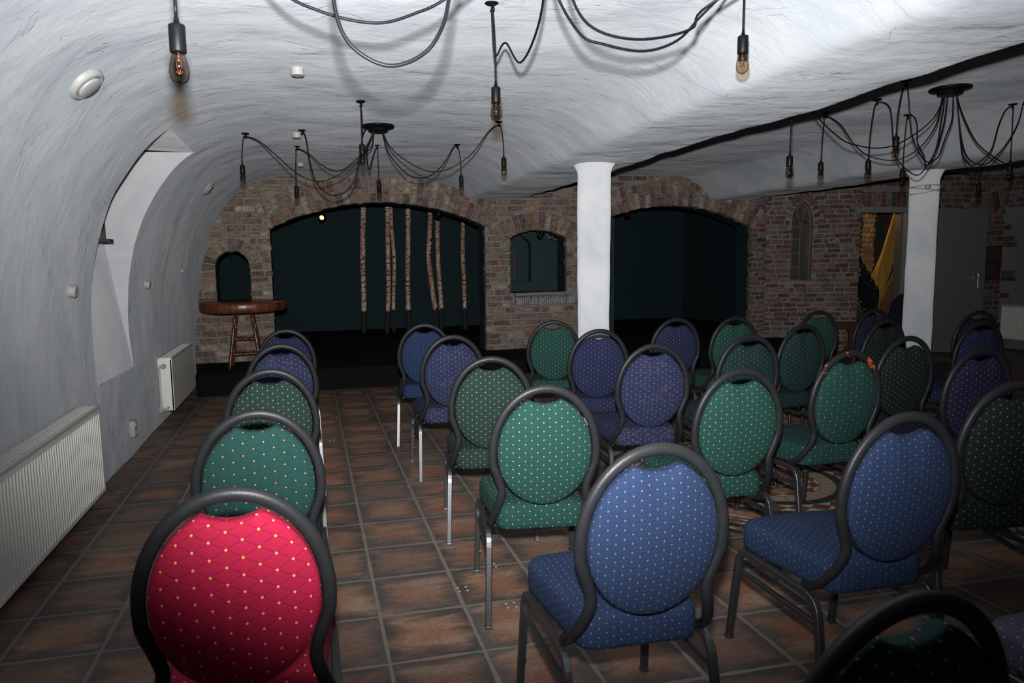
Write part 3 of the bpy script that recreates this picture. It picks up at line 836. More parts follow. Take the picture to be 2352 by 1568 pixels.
def make_back_frame():
    low = [(.150, -.075, .366), (.178, -.095, .367), (.196, -.125, .374), (.202, -.158, .392), (.198, -.190, .420), (.188, -.214, .452), (.177, -.232, .488), (.168, -.243, .522), (.165, by(.555), .555), (.178, by(.60), .60)]
    ell = [(.2 * math.cos(a), .70 + .25 * math.sin(a)) for a in [-.20 + (PI + .40) * k / 34 for k in range(35)]]
    pts = [Vector(p) for p in low] + [Vector((x, by(z), z)) for x, z in ell] + [Vector((-x, y, z)) for x, y, z in low[::-1]]
    pts = crom(pts, 3)
    bm = BM()
    sec = [(1.05 * math.cos(2 * PI * k / 12), 1.30 * math.sin(2 * PI * k / 12)) for k in range(12)]
    # keep the flat side of the tube in the back plane
    tube(bm, pts, .0125, sec=[(b, a) for a, b in sec][::-1], up=(0, 1, 0))
    return bm
SQ = rsq(.82)
LT = .0112
def make_leg(s, front):
    bm = BM()
    if front: p = arc_pts((s * .224, .252, 0), (s * .214, .212, .362), (s * .212, .0, .362), .055, 6); foot = (s * .224, .252, 0); end = (s * .2125, .09, .362)
    else: p = arc_pts((s * .226, -.255, 0), (s * .212, -.190, .362), (s * .212, .0, .362), .055, 6); foot = (s * .226, -.255, 0); end = (s * .2125, -.09, .362)
    tube(bm, [Vector(foot)] + p + [Vector(end)], LT, sec=SQ, up=(s, 0, 0))
    if front:
        for z in (.105, .19):
            lathe(bm, [(.0055, 0), (.0055, .004), (.003, .006), (0, .006)], 8, Matrix.Translation((s * (.2235 - z * .028) + (-.0105 if s > 0 else .0105), .2505 - z * .11, z)) @ Matrix.Rotation(-s * PI / 2, 4, 'Y'))
    box(bm, (foot[0], foot[1], .006), (.027, .027, .012), bev=.003)
    return bm
def make_rail(s):
    bm = BM(); tube(bm, [(s * .2125, .095, .362), (s * .2125, 0, .362), (s * .2125, -.095, .362)], LT, sec=SQ, up=(s, 0, 0))
    box(bm, (s * .195, -.11, .366), (.045, .03, .008)); box(bm, (s * .195, .12, .366), (.045, .03, .008)); return bm
def make_stretcher(s):
    bm = BM(); tube(bm, [(s * .2165, .222, .285), (s * .2165, -.205, .285)], .0085, sec=SQ, up=(s, 0, 0)); return bm
def make_chair():
    t = thing('banquet_chair', '', 'chair', group=None)
    for nm, b in (('seat', make_seat()), ('backrest', make_pad())):
        o = obj(nm, b, FAB['green'], t); o.material_slots[0].link = 'OBJECT'; o.material_slots[0].material = FAB['green']
    o = obj('back_frame', make_back_frame(), M['tube'], t); o.material_slots[0].link = 'OBJECT'; o.material_slots[0].material = M['tube']
    for s in (-1, 1):
        for fr in (True, False): obj('leg', make_leg(s, fr), M['leg'], t, smooth=False)
        obj('side_rail', make_rail(s), M['leg'], t, smooth=False); obj('stretcher', make_stretcher(s), M['leg'], t, smooth=False)
    return t
proto = make_chair()
GRP = 'oval-backed banquet chairs set out in rows'
CHAIRS = [
 ('red', -.184, 1.801, .2, 'crimson chair with gold dots, nearest on the left, the only red one'),
 ('green', -.193, 2.622, 1.2, 'green oval-backed chair directly in front of the red chair'),
 ('moss', -.191, 3.546, -.1, 'green oval-backed chair with pale smudges on its back, third of the left column'),
 ('worn', -.192, 4.560, 2.3, 'navy chair with brown worn patches, fourth of the left column'),
 ('navy', -.18, 5.540, -.3, 'navy chair at the stage end of the left column'),
 ('royal', .887, 5.560, -8, 'blue chair in the front row, right of the tiled aisle'),
 ('worn', .893, 4.665, -1.7, 'faded navy chair beside the aisle, second behind the stage'),
 ('moss', .904, 3.590, -9, 'dull green chair beside the aisle, just behind the faded navy one'),
 ('grass', .890, 2.753, -8, 'bright green chair with a chipped frame top beside the aisle'),
 ('blue', .855, 1.875, -1.5, 'big bright blue chair in the centre foreground'),
 ('grass', 1.91, 5.42, -14, 'green front-row chair standing before the brick pier'),
 ('navy', 1.925, 4.65, -8, 'navy chair standing in front of the foot of the first white pillar'),
 ('worn', 1.863, 3.781, -6, 'faded blue chair with brown patches behind the one at the first pillar'),
 ('grass', 1.763, 2.874, -.5, 'bright green chair right behind the faded blue chair, mosaic floor under it'),
 ('blue', 1.718, 1.987, -.1, 'bright blue chair at the right, seat turned towards the mosaic floor'),
 ('teal', .781, 1.050, 4, 'dark green chair cut off by the bottom edge at right, nearest of all'),
 ('lavender', 1.90, 1.19, 0, 'pale lavender chair seat in the bottom right corner'),
 ('navy', 2.79, 5.237, -1.8, 'navy chair right of the first pillar, in the front row before the second arch'),
 ('grass', 3.25, 5.157, -1.2, 'green chair in the front row below the right end of the second arch'),
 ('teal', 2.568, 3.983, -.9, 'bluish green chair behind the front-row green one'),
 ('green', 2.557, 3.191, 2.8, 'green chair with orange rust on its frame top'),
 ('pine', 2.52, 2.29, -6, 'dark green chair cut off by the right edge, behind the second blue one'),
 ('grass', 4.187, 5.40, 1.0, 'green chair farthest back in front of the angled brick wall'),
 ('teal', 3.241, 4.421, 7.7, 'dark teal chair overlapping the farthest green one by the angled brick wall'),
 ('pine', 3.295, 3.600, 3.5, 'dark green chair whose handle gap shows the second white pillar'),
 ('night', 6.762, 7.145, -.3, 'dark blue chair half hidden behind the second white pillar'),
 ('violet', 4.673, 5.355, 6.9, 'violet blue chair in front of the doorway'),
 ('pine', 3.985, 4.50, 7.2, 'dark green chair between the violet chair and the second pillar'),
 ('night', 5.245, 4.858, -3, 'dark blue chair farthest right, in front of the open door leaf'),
 ('navy', 4.45, 4.150, 1.0, 'dark navy chair overlapping the farthest right dark blue one'),
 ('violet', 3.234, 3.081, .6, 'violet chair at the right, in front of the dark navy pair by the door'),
]
def recolor(parts, key, rust=False):
    for nm in ('seat', 'backrest'):
        for o in parts[nm]: o.material_slots[0].link = 'OBJECT'; o.material_slots[0].material = FAB[key]
    if rust:
        for o in parts['back_frame']: o.material_slots[0].link = 'OBJECT'; o.material_slots[0].material = M['tube_rust']
for i, (key, x, y, th, lab) in enumerate(CHAIRS):
    if i == 0:
        r = proto; r.location = (x, y, 0); r.rotation_euler = (0, 0, math.radians(th)); r['label'] = lab; r['group'] = GRP
        parts = {}
        for c in kids(r): parts.setdefault(c.name.split('.')[0], []).append(c)
    else: r, parts = dup(proto, (x, y, 0), math.radians(th), lab, GRP)
    recolor(parts, key, 'rust' in lab)
ST = ['lowest chair of the dark stack inside the store room doorway', 'second chair up in the dark stack inside the store room doorway', 'third chair up in the dark stack inside the store room doorway', 'chair just below the topmost of the dark stack inside the doorway', 'topmost chair of the dark stack inside the store room doorway']
for k in range(5):
    r, parts = dup(proto, (8.14 - .082 * k, 9.19, .117 * k), (0, 0, math.radians(66)), ST[k], 'stacked chairs in the store room')
    recolor(parts, 'night')

# ================================================================== CHANDELIERS
def socket_bm():
    bm = BM(); lathe(bm, [(.0035, .098), (.0045, .085), (.0075, .068), (.0185, .064), (.0195, .060), (.0195, .004), (.018, .0), (.015, .0)], 20); return bm
def bulb_bm():
    bm = BM(); lathe(bm, [(.0, -.072), (.008, -.0705), (.016, -.066), (.0215, -.057), (.0235, -.046), (.0225, -.033), (.019, -.018), (.0155, -.006), (.0145, .006)], 20); return bm
def filament_bm():
    bm = BM()
    tube(bm, [(0, 0, .004), (0, 0, -.014)], .002, 6)
    tube(bm, crom([(-.003, 0, -.010), (-.005, 0, -.030), (-.003, .003, -.040)], 4), .0007, 5)
    tube(bm, crom([(.003, 0, -.010), (.005, 0, -.030), (.003, -.003, -.040)], 4), .0007, 5)
    tube(bm, crom([(.007 * math.cos(a), .007 * math.sin(a), -.044 + .003 * math.sin(3 * a)) for a in [2 * PI * q / 10 for q in range(11)]], 2), .0011, 5)
    return bm
LAMP = {}
def lamp(parent, loc):
    """socket with bulb and filament under it; loc = top of the socket (world)"""
    base = parent.matrix_world.inverted() @ Vector(loc) - Vector((0, 0, .098))
    if not LAMP:
        s = obj('lamp_socket', socket_bm(), M['black'], parent); b = obj('bulb', bulb_bm(), M['bulb'], s); f = obj('filament', filament_bm(), M['filament'], s)
        LAMP.update(s=s, b=b, f=f)
    else:
        s = LAMP['s'].copy(); COL.objects.link(s); s.parent = parent
        for q in 'bf':
            d = LAMP[q].copy(); COL.objects.link(d); d.parent = s
    s.location = base; return s
def hook_bm(p):
    bm = BM(); T = Matrix.Translation(p)
    lathe(bm, [(.030, .006), (.030, .001), (.024, -.003), (.006, -.006), (.005, -.012), (0, -.013)], 16, T)
    tube(bm, [Vector(p) + Vector(q) for q in ((0, 0, -.008), (.010, 0, -.016), (.010, 0, -.024), (0, 0, -.030), (-.008, 0, -.025))], .003, 6)
    return bm
def chandelier(label, c, pend, canopy=True):
    t = thing('spider_chandelier', label, 'chandelier', c); bpy.context.view_layer.update()
    L = lambda p: Vector(p) - Vector(c)
    if canopy:
        bm = BM(); lathe(bm, [(.0, .012), (.125, .010), (.130, .003), (.122, -.008), (.085, -.014), (.078, -.020), (.076, -.032), (.070, -.036), (.0, -.036)], 40)
        obj('canopy', bm, M['black'], t)
    for hk, cord, lp, r in pend:
        pts = [L(p) for p in cord]
        if canopy: e = Vector((pts[0].x, pts[0].y, 0)); pts.insert(0, (e.normalized() * min(.062, e.length) if e.length > .01 else Vector((.03, .02, 0))) + Vector((0, 0, -.030)))
        if hk:
            h = L(hk); obj('ceiling_hook', hook_bm(h), M['black'], t); pts.append(h + Vector((0, 0, -.018)))
        if lp:
            q = L(lp)
            if hk: pts.append(h.lerp(q, .22) * .6 + Vector((q.x, q.y, h.z * .78 + q.z * .22)) * .4)
            pts.append(q.lerp(pts[-1], .45) * .35 + Vector((q.x, q.y, q.lerp(pts[-1], .45).z)) * .65)
            pts.append(q - Vector((0, 0, .012)))
        bm = BM(); tube(bm, crom(pts, 7), r, 8); obj('cord', bm, M['cable'], t)
        if lp: lamp(t, lp)
    return t

CAMA = (0.218197, 0.112864, -0.018364); CAMF = 1611.400; CAMX = 1070.140; CAMY = 782.907
FLASH_AZ = 16; FLASH_EL = 10; FLASH_P = 1700; FLASH_ANG = 100; STORE_P = 14
DOTS = [(.603, 2.877, 'four white dots on a tile in front of the bright green aisle chair leg'), (.768, 2.684, 'four white dots on a tile left of the big blue chair leg'), (.785, 3.075, 'four white dots under the bright green aisle chair'),
        (.132, 5.692, 'four white dots in the aisle, second from the stage'), (.181, 6.563, 'four white dots in the aisle nearest the stage')]

a1 = [(0.533, 5.64, 2.435), (0.446, 5.666, 2.262), (0.32, 5.693, 2.157), (0.205, 5.719, 2.097), (0.092, 5.745, 2.079), (-0.049, 5.772, 2.137), (-0.224, 5.798, 2.297), (-0.332, 5.825, 2.391)]
a2 = [(0.543, 5.64, 2.435), (0.532, 5.782, 2.348), (0.445, 5.923, 2.294), (0.33, 6.065, 2.215), (0.248, 6.206, 2.219), (0.153, 6.348, 2.284), (0.056, 6.489, 2.394)]
a3 = [(0.495, 5.64, 2.477), (0.452, 5.471, 2.41), (0.422, 5.302, 2.339), (0.414, 5.132, 2.336), (0.402, 4.963, 2.421)]
a4 = [(0.619, 5.64, 2.437), (0.67, 5.599, 2.321), (0.787, 5.558, 2.215), (0.926, 5.517, 2.14), (1.045, 5.476, 2.131), (1.154, 5.434, 2.172), (1.284, 5.393, 2.269), (1.392, 5.352, 2.414)]
a5 = [(0.614, 5.64, 2.437), (0.664, 5.734, 2.311), (0.759, 5.828, 2.21), (0.869, 5.922, 2.144), (1.009, 6.016, 2.147), (1.131, 6.111, 2.218), (1.234, 6.205, 2.334), (1.316, 6.299, 2.448)]
a6 = [(0.545, 5.64, 2.435), (0.506, 5.782, 2.358), (0.51, 5.925, 2.284), (0.539, 6.067, 2.212), (0.573, 6.21, 2.304), (0.619, 6.353, 2.416)]
a8 = [(0.541, 5.64, 2.433), (0.49, 5.661, 2.348), (0.432, 5.682, 2.269), (0.391, 5.703, 2.097), (0.316, 5.724, 1.995), (0.201, 5.745, 1.971), (0.092, 5.766, 2.071), (0.048, 5.787, 2.248), (0.029, 5.808, 2.405), (0.006, 5.829, 2.478)]
b0 = [(4.303, 4.134, 2.469), (4.218, 4.121, 2.343), (4.054, 4.107, 2.229), (3.881, 4.094, 2.152), (3.726, 4.08, 2.131), (3.601, 4.067, 2.139), (3.467, 4.054, 2.165), (3.334, 4.04, 2.237), (3.23, 4.027, 2.308), (3.145, 4.013, 2.37)]
b1 = [(4.293, 4.134, 2.469), (4.378, 4.253, 2.324), (4.365, 4.373, 2.184), (4.286, 4.492, 2.118), (4.172, 4.612, 2.16), (4.134, 4.731, 2.263), (4.099, 4.851, 2.438)]
b2 = [(4.315, 4.134, 2.469), (4.336, 4.174, 2.324), (4.349, 4.215, 2.15), (4.298, 4.255, 2.013), (4.258, 4.295, 1.988), (4.158, 4.336, 2.09), (4.148, 4.376, 2.214), (4.153, 4.416, 2.434), (4.15, 4.457, 2.51)]
b3 = [(4.338, 4.134, 2.47), (4.415, 4.222, 2.343), (4.466, 4.31, 2.209), (4.502, 4.398, 2.094), (4.551, 4.486, 2.085), (4.613, 4.575, 2.174), (4.64, 4.663, 2.279), (4.713, 4.751, 2.433), (4.762, 4.839, 2.516)]
b4 = [(4.423, 4.134, 2.473), (4.497, 4.162, 2.227), (4.563, 4.19, 2.1), (4.661, 4.218, 2.05), (4.764, 4.245, 2.076), (4.896, 4.273, 2.168), (4.979, 4.301, 2.346), (5.068, 4.329, 2.466)]
b5 = [(4.388, 4.134, 2.472), (4.37, 4.117, 2.338), (4.306, 4.101, 2.213), (4.237, 4.084, 2.08), (4.134, 4.067, 2.044), (4.044, 4.05, 2.104), (3.961, 4.034, 2.234), (3.906, 4.017, 2.462)]
b6 = [(4.42, 4.134, 2.473), (4.508, 4.155, 2.193), (4.601, 4.176, 2.081), (4.732, 4.196, 2.051), (4.838, 4.217, 2.082), (4.982, 4.238, 2.198), (5.102, 4.258, 2.358), (5.17, 4.279, 2.519)]
b7 = [(4.428, 4.134, 2.473), (4.52, 4.158, 2.35), (4.661, 4.181, 2.2), (4.844, 4.205, 2.106), (5.027, 4.229, 2.052), (5.178, 4.253, 2.061), (5.354, 4.276, 2.263)]
CC = (.579, 5.64, 2.485)
chandelier('black spider chandelier with swagged cables hanging near the stage arches', CC, [
    ((-.434, 5.851, 2.448), a1, (-.468, 5.851, 2.24), .0042), ((-.051, 6.631, 2.483), a2, (-.073, 6.631, 2.166), .0042),
    ((.383, 4.794, 2.485), a3, (.383, 4.794, 2.244), .0042), ((1.467, 5.311, 2.48), a4, (1.502, 5.311, 2.248), .0042),
    ((1.37, 6.393, 2.485), a5, (1.401, 6.393, 2.242), .0042), ((.653, 6.495, 2.485), a6, (.659, 6.495, 2.198), .0042),
    ((-.003, 5.86, 2.485), a8, None, .0055)])
chandelier('black spider chandelier with swagged cables beyond the white ceiling beam at right', (4.359, 4.134, 2.545), [
    ((3.05, 3.99, 2.495), b0, (3.009, 3.99, 2.088), .0042), ((4.065, 4.972, 2.543), b1, (4.036, 4.972, 2.198), .0042),
    ((4.104, 4.497, 2.545), b2, (4.052, 4.497, 2.146), .0042), ((4.793, 4.927, 2.540), b3, (4.772, 4.927, 2.142), .0042),
    ((5.164, 4.357, 2.512), b4, (5.174, 4.357, 2.128), .0042), ((3.87, 4.0, 2.545), b5, (3.81, 4.0, 2.226), .0042),
    ((5.22, 4.30, 2.505), b6, (5.30, 4.30, 2.10), .0042), ((5.45, 4.31, 2.33), b7, (5.46, 4.31, 2.02), .0042)])
chandelier('black spider chandelier nearest the viewer, its three lamps hanging in at the top edge', (.72, 1.95, 2.482), [
    ((-.28, 1.85, 2.46), [(.66, 1.95, 2.40), (.60, 1.98, 2.30), (.42, 2.04, 2.175), (.333, 2.05, 2.131), (.216, 2.05, 2.096), (.067, 2.04, 2.114), (-.06, 2.0, 2.164), (-.20, 1.91, 2.32)], (-.281, 1.85, 2.035), .0042),
    ((.075, 1.70, 2.484), [(.66, 1.92, 2.40), (.40, 1.74, 2.15), (.335, 1.70, 1.984), (.285, 1.70, 1.917), (.205, 1.70, 1.888), (.128, 1.70, 1.921), (.090, 1.70, 1.985), (.078, 1.70, 2.10), (.074, 1.70, 2.30)], None, .0048),
    ((.785, 2.93, 2.484), [(.72, 2.02, 2.40), (.78, 2.30, 2.22), (.835, 2.70, 2.19), (.822, 2.86, 2.31), (.800, 2.92, 2.275), (.792, 2.93, 2.30), (.786, 2.93, 2.42)], (.799, 2.935, 2.185), .0042),
    ((1.635, 2.45, 2.462), [(.74, 1.98, 2.40), (.72, 2.0, 2.22), (.817, 2.05, 2.10), (.90, 2.05, 2.07), (1.028, 2.05, 2.057), (1.144, 2.06, 2.097), (1.25, 2.10, 2.19), (1.50, 2.30, 2.38)], (1.631, 2.45, 2.285), .0042),
    ((1.74, 1.55, 2.44), [(.76, 1.96, 2.40), (.76, 2.0, 2.24), (.844, 2.05, 2.127), (.999, 2.05, 2.09), (1.188, 2.06, 2.132), (1.28, 2.10, 2.226), (1.55, 1.76, 2.36)], (1.735, 1.55, 2.37), .0042)])
bpy.context.view_layer.update()
t = thing('pendant_bulb', 'single bare bulb hanging dark in front of the brick above the open door', 'lamp', (6.20, 5.5, 2.52)); bpy.context.view_layer.update()
bm = BM(); tube(bm, [(0, 0, 0), (.002, 0, -.2), (-.015, 0, -.45)], .004, 6); obj('cord', bm, M['cable'], t)
lamp(t, (6.185, 5.5, 2.10))

# ================================================================== CEILING AND WALL FITTINGS
CAPS = [((-.011, 4.088, 2.496), (0, 0, -1), 'small white round fitting on the vault, nearest of the three on the ceiling'), ((-.045, 6.036, 2.493), (0, 0, -1), 'small white round fitting on the vault where a swagged cable meets the ceiling'), ((-.032, 7.722, 2.487), (0, 0, -1), 'small white round fitting on the vault farthest back'),
        ((-1.373, 4.542, 1.30), (1, 0, -.15), 'small white round fitting on the left wall, nearest, beside the niche'), ((-1.365, 6.481, 1.285), (1, 0, -.15), 'small white round fitting on the left wall beyond the niche')]
def cap_bm():
    bm = BM(); lathe(bm, [(.036, -.012), (.036, .036), (.034, .038), (.0, .038)], 40); return bm
c0 = None
def aim(o, d): o.rotation_mode = 'QUATERNION'; o.rotation_quaternion = Vector(d).to_track_quat('Z', 'Y')
for p, d, lab in CAPS:
    if c0 is None: o = c0 = obj('ceiling_fitting', cap_bm(), M['white'], smooth=False)
    else: o = c0.copy(); COL.objects.link(o)
    o.location = p; aim(o, d); tag(o, lab, 'fitting', 'white round fittings on wall and vault')
bm = BM(); lathe(bm, [(.020, -.008), (.020, .012), (.012, .03), (0, .032)], 18); o = obj('small_knob', bm, M['white']); o.location = (-1.291, 7.812, 1.386); aim(o, (1, 0, -.2)); tag(o, 'tiny white knob high on the left wall before the small brick arch', 'knob')
def vent(loc, d, lab):
    t = thing('ceiling_vent', lab, 'vent', loc, group='round white vents in the curve of the vault'); aim(t, d)
    bm = BM(); lathe(bm, [(.088, -.03), (.090, .0), (.084, .022), (.068, .030), (.064, .026), (.064, .012), (0, .012)], 40); obj('ring', bm, M['white'], t)
    bm = BM(); lathe(bm, [(.0, .016), (.050, .016), (.058, .022), (.058, .034), (.052, .038), (0, .038)], 40); obj('disc', bm, M['white'], t)
    return t
vent((-.937, 3.531, 2.253), (.66, -.05, -.75), 'round white ceiling vent at the upper left, nearer one')
vent((-.945, 7.492, 2.206), (.77, -.04, -.64), 'round white ceiling vent far back above the left wall')
t = thing('wall_outlet', 'white double socket low on the left wall between the two radiators', 'socket', (-1.372, 5.66, .215))
bm = BM(); box(bm, (.02, 0, 0), (.045, .075, .13), bev=.008); obj('housing', bm, M['white'], t)
bm = BM()
for z in (-.03, .03): lathe(bm, [(.020, 0), (.020, .003), (.0, .003)], 16, Matrix.Translation((.043, 0, z)) @ Matrix.Rotation(PI / 2, 4, 'Y'))
obj('socket_face', bm, M['grille'], t)

for (x, y, lab) in DOTS:
    bm = BM()
    for dx in (-.018, .018):
        for dy in (-.018, .018): lathe(bm, [(.006, 0), (.006, .002), (.004, .003), (0, .003)], 10, Matrix.Translation((dx, dy, .0005)))
    o = obj('floor_marker', bm, M['marker']); o.location = (x, y, 0); tag(o, lab, 'marker', 'white four-dot markers stuck on the tiles')
# ================================================================== RADIATORS
def radiator(loc, L, Hh, D, label, ribs=True, rz=0, valve=False):
    """front faces +x, runs along +y from loc"""
    t = thing('radiator', label, 'radiator', loc, rz)
    bm = BM()
    n = int(L / .033); pts = []
    for k in range(n + 1):
        y = k * L / n
        if ribs and 0 < k < n: pts += [(0, y - .010), (-.009, y - .005), (-.009, y + .005), (0, y + .010)]
        else: pts.append((0, y))
    zs = [.0, .018, .035, Hh - .06, Hh - .04, Hh - .02]
    rows = [[bm.verts.new((x * (1 if 1 < i < 4 else 0), y, z)) for x, y in pts] for i, z in enumerate(zs)]
    for a, b in zip(rows, rows[1:]):
        for k in range(len(pts) - 1): bm.faces.new((a[k], a[k + 1], b[k + 1], b[k]))
    ext = bmesh.ops.extrude_face_region(bm, geom=bm.faces[:]); bmesh.ops.translate(bm, verts=[v for v in ext['geom'] if isinstance(v, bmesh.types.BMVert)], vec=(-.016, 0, 0))
    obj('front_panel', bm, M['radiator'], t, smooth=False)
    bm = BM()
    bm.free()
    for y in (0.004, L - .004):
        bm = BM(); box(bm, (-D / 2 - .003, y, Hh / 2), (D, .008, Hh), bev=.002); obj('side_panel', bm, M['radiator'], t, smooth=False)
    bm = BM(); box(bm, (-D + .008, L / 2, Hh / 2 - .01), (.012, L - .02, Hh - .04)); box(bm, (-D / 2 - .01, L / 2, Hh / 2), (.03, L - .05, Hh - .12)); obj('rear_panel', bm, M['grille'], t, smooth=False)
    bm = BM()
    box(bm, (-.004, L / 2, Hh - .006), (.014, L, .018), bev=.003); box(bm, (-D + .005, L / 2, Hh - .002), (.010, L, .012))
    for k in range(1, 5): box(bm, (-D * k / 5, L / 2, Hh - .004), (.004, L - .01, .010))
    m = int(L / .026)
    for k in range(m): 
        if k % 8 == 0: box(bm, (-D / 2, L * (k + .5) / m, Hh - .003), (D - .01, .010, .008))
        else: box(bm, (-D / 2, L * (k + .5) / m, Hh - .004), (D - .01, .0035, .008))
    obj('top_grille', bm, M['grille'], t, smooth=False)
    bm = BM(); box(bm, (-D / 2, L / 2, Hh - .03), (D - .03, L - .03, .02)); obj('slot_shade', bm, M['gap'], t, smooth=False)  # added dark box that paints in the shade between grille bars
    if valve:
        bm = BM(); lathe(bm, [(.010, 0), (.020, .01), (.021, .05), (.017, .062), (0, .064)], 18, Matrix.Translation((-.065, -.012, Hh - .07)) @ Matrix.Rotation(PI / 2, 4, 'X')); obj('valve_knob', bm, M['white'], t)
        bm = BM()
        tube(bm, crom([(-.065, -.03, Hh - .07), (-.10, -.035, Hh - .075), (-.105, -.035, Hh - .14), (-.105, -.037, .10), (-.10, -.035, .02), (-.13, -.035, -.01)], 5), .009, 8)
        tube(bm, crom([(-.05, .0, .03), (-.05, -.05, .03), (-.06, -.055, .03), (-.13, -.05, .03)], 5), .009, 8)
        obj('pipe', bm, M['grille'], t)
    return t
radiator((-1.245, 2.55, .10), 1.93, .52, .12, 'white ribbed panel radiator at the lower left, on the wall beside the red chair')
radiator((-1.245, 6.75, .125), 1.20, .485, .12, 'white radiator with a valve knob on the left wall beside the stage', ribs=False, valve=True)
radiator((10.02, 8.42, .15), 1.3, .50, .09, 'white radiator on the dark right wall, cut off by the right edge', rz=PI)

# ================================================================== TABLE ON THE STAGE
t = thing('bar_table', 'round slab-topped bar table with turned legs on the left end of the stage', 'table', (-.745, 8.47, .251))
bm = BM()
N = 72; rg = random.Random(2)
prof = [(0.0, .655), (.90, .655), (.975, .665), (1.0, .69), (1.0, .745), (.985, .765), (.955, .772), (.5, .773)]
rad = [.485 + .014 * noise.noise(Vector((math.cos(2 * PI * k / N) * 2, math.sin(2 * PI * k / N) * 2, 1))) + .008 * noise.noise(Vector((math.cos(2 * PI * k / N) * 9, math.sin(2 * PI * k / N) * 9, 4))) for k in range(N)]
rings = [[bm.verts.new((rad[k] * s * math.cos(2 * PI * k / N), rad[k] * s * math.sin(2 * PI * k / N), z)) for k in range(N)] for s, z in prof[1:]]
for a, b in zip(rings, rings[1:]):
    for k in range(N): bm.faces.new((a[k], a[(k + 1) % N], b[(k + 1) % N], b[k]))
bm.faces.new(rings[0][::-1]); bm.faces.new(rings[-1]); obj('tabletop', bm, M['slab'], t)
def turned(bm, a, b, r):
    pr = [(0, .8), (.05, .8), (.12, 1), (.30, 1.05), (.32, .8), (.34, 1.15), (.36, .8), (.40, 1.05), (.60, 1.1), (.66, .8), (.68, 1.15), (.70, .8), (.85, 1.0), (1, .8)]
    a, b = Vector(a), Vector(b); tube(bm, [a.lerp(b, u) for u, _ in pr], [r * k for _, k in pr], 12, up=(1, .3, 0))
feet = []
for sx, sy in ((-1, -1), (1, -1), (1, 1), (-1, 1)):
    bm = BM(); f = (sx * .175, sy * .165, 0); tp = (sx * .085, sy * .085, .66); feet.append((Vector(f), Vector(tp))); turned(bm, f, tp, .021); obj('leg', bm, M['stool_wood'], t)
for q, (u1, u2) in enumerate(((.26, .52), (.36, .62), (.26, .52), (.36, .62))):
    a, b = feet[q], feet[(q + 1) % 4]
    for u in (u1, u2):
        bm = BM(); turned(bm, a[0].lerp(a[1], u), b[0].lerp(b[1], u), .0125); obj('rung', bm, M['stool_wood'], t)

# ================================================================== BIRCH POLES
POLES = [([(.885, 0), (.90, .6), (.905, 1.3), (.94, 2.0), (.955, 2.37)], 12.0, .050, 'leftmost birch pole standing on the stage, darker than the rest'),
         ([(1.245, 0), (1.29, .7), (1.30, 1.4), (1.325, 2.37)], 11.7, .043, 'reddish birch pole, front one of the close pair'),
         ([(1.385, 0), (1.40, .6), (1.43, 1.2), (1.40, 1.8), (1.40, 2.37)], 11.95, .036, 'thin wavy birch pole just right of the reddish one'),
         ([(1.655, 0), (1.66, .9), (1.69, 1.7), (1.70, 2.37)], 12.0, .046, 'pale birch pole in the middle, left of the bent one'),
         ([(2.155, 0), (2.14, .25), (2.06, .9), (2.03, 1.3), (2.07, 1.9), (2.06, 2.37)], 12.0, .048, 'bent birch pole leaning right towards its foot'),
         ([(2.255, 0), (2.245, .5), (2.215, 1.2), (2.22, 2.37)], 12.099, .046, 'pale birch pole right of the bent one, under a black spotlight'),
         ([(2.615, 0), (2.62, .7), (2.60, 1.4), (2.635, 2.37)], 11.85, .040, 'rightmost birch pole, standing apart near the brick pier')]
for pts, y, r, lab in POLES:
    bx = pts[0][0]; rg = random.Random(int(bx * 100))
    path = crom([(x - bx, rg.uniform(-.015, .015), z) for x, z in pts], 14)
    bm = BM(); tube(bm, path, [r * .87 * (1 + rg.uniform(-.05, .05) + (.12 if rg.random() < .08 else 0)) for _ in path], 14)
    o = obj('birch_pole', bm, M['birch'], None); o.location = (bx, y, .25); tag(o, lab, 'pole', 'birch poles on the stage')

# ================================================================== STAGE SPOTLIGHTS
def spotlight(loc, d, label, lit=False, stem=.10):
    t = thing('stage_spotlight', label, 'spotlight', loc, group='black stage spotlights under the arches')
    q = Vector(d).to_track_quat('-Z', 'Y').to_matrix().to_4x4()
    bm = BM(); lathe(bm, [(.0, .09), (.026, .088), (.034, .075), (.036, .0), (.036, -.03), (.031, -.032), (.031, -.005), (0, -.005)], 24, q); obj('housing', bm, M['black'], t)
    bm = BM(); lathe(bm, [(.0, -.010), (.030, -.010), (.030, -.014), (.0, -.016)], 24, q); obj('lens', bm, M['lamp_on'] if lit else M['window_glass'], t)
    bm = BM(); tube(bm, [(-.045, 0, .0), (-.045, 0, .06), (0, 0, .085), (.045, 0, .06), (.045, 0, .0)], .005, 6); tube(bm, [(0, 0, .085), (0, 0, .085 + stem)], .007, 8); box(bm, (0, 0, .085 + stem), (.07, .07, .02), bev=.004)
    obj('bracket', bm, M['black'], t)
    return t
spotlight((.206, 9.45, 2.035), (-.25, -1, -.25), 'lit warm stage spotlight under the left end of the first arch', True, .45)
spotlight((1.745, 9.5, 2.055), (-.6, .4, -1), 'unlit black spotlight above the birch poles', stem=.43)
spotlight((3.20, 9.5, 1.755), (-.5, .3, -1), 'unlit black spotlight hanging inside the small wall opening', stem=.70)
spotlight((4.519, 9.5, 2.055), (.5, .3, -1), 'unlit thin spotlight at the left of the second arch', stem=.43)
spotlight((5.893, 9.5, 2.055), (-.4, .3, -1), 'unlit spotlight at the right of the second arch', stem=.43)
o = thing('niche_bracket', 'small rusty bracket under the crown of the narrow brick niche', 'bracket', (-.915, 9.12, 1.61))
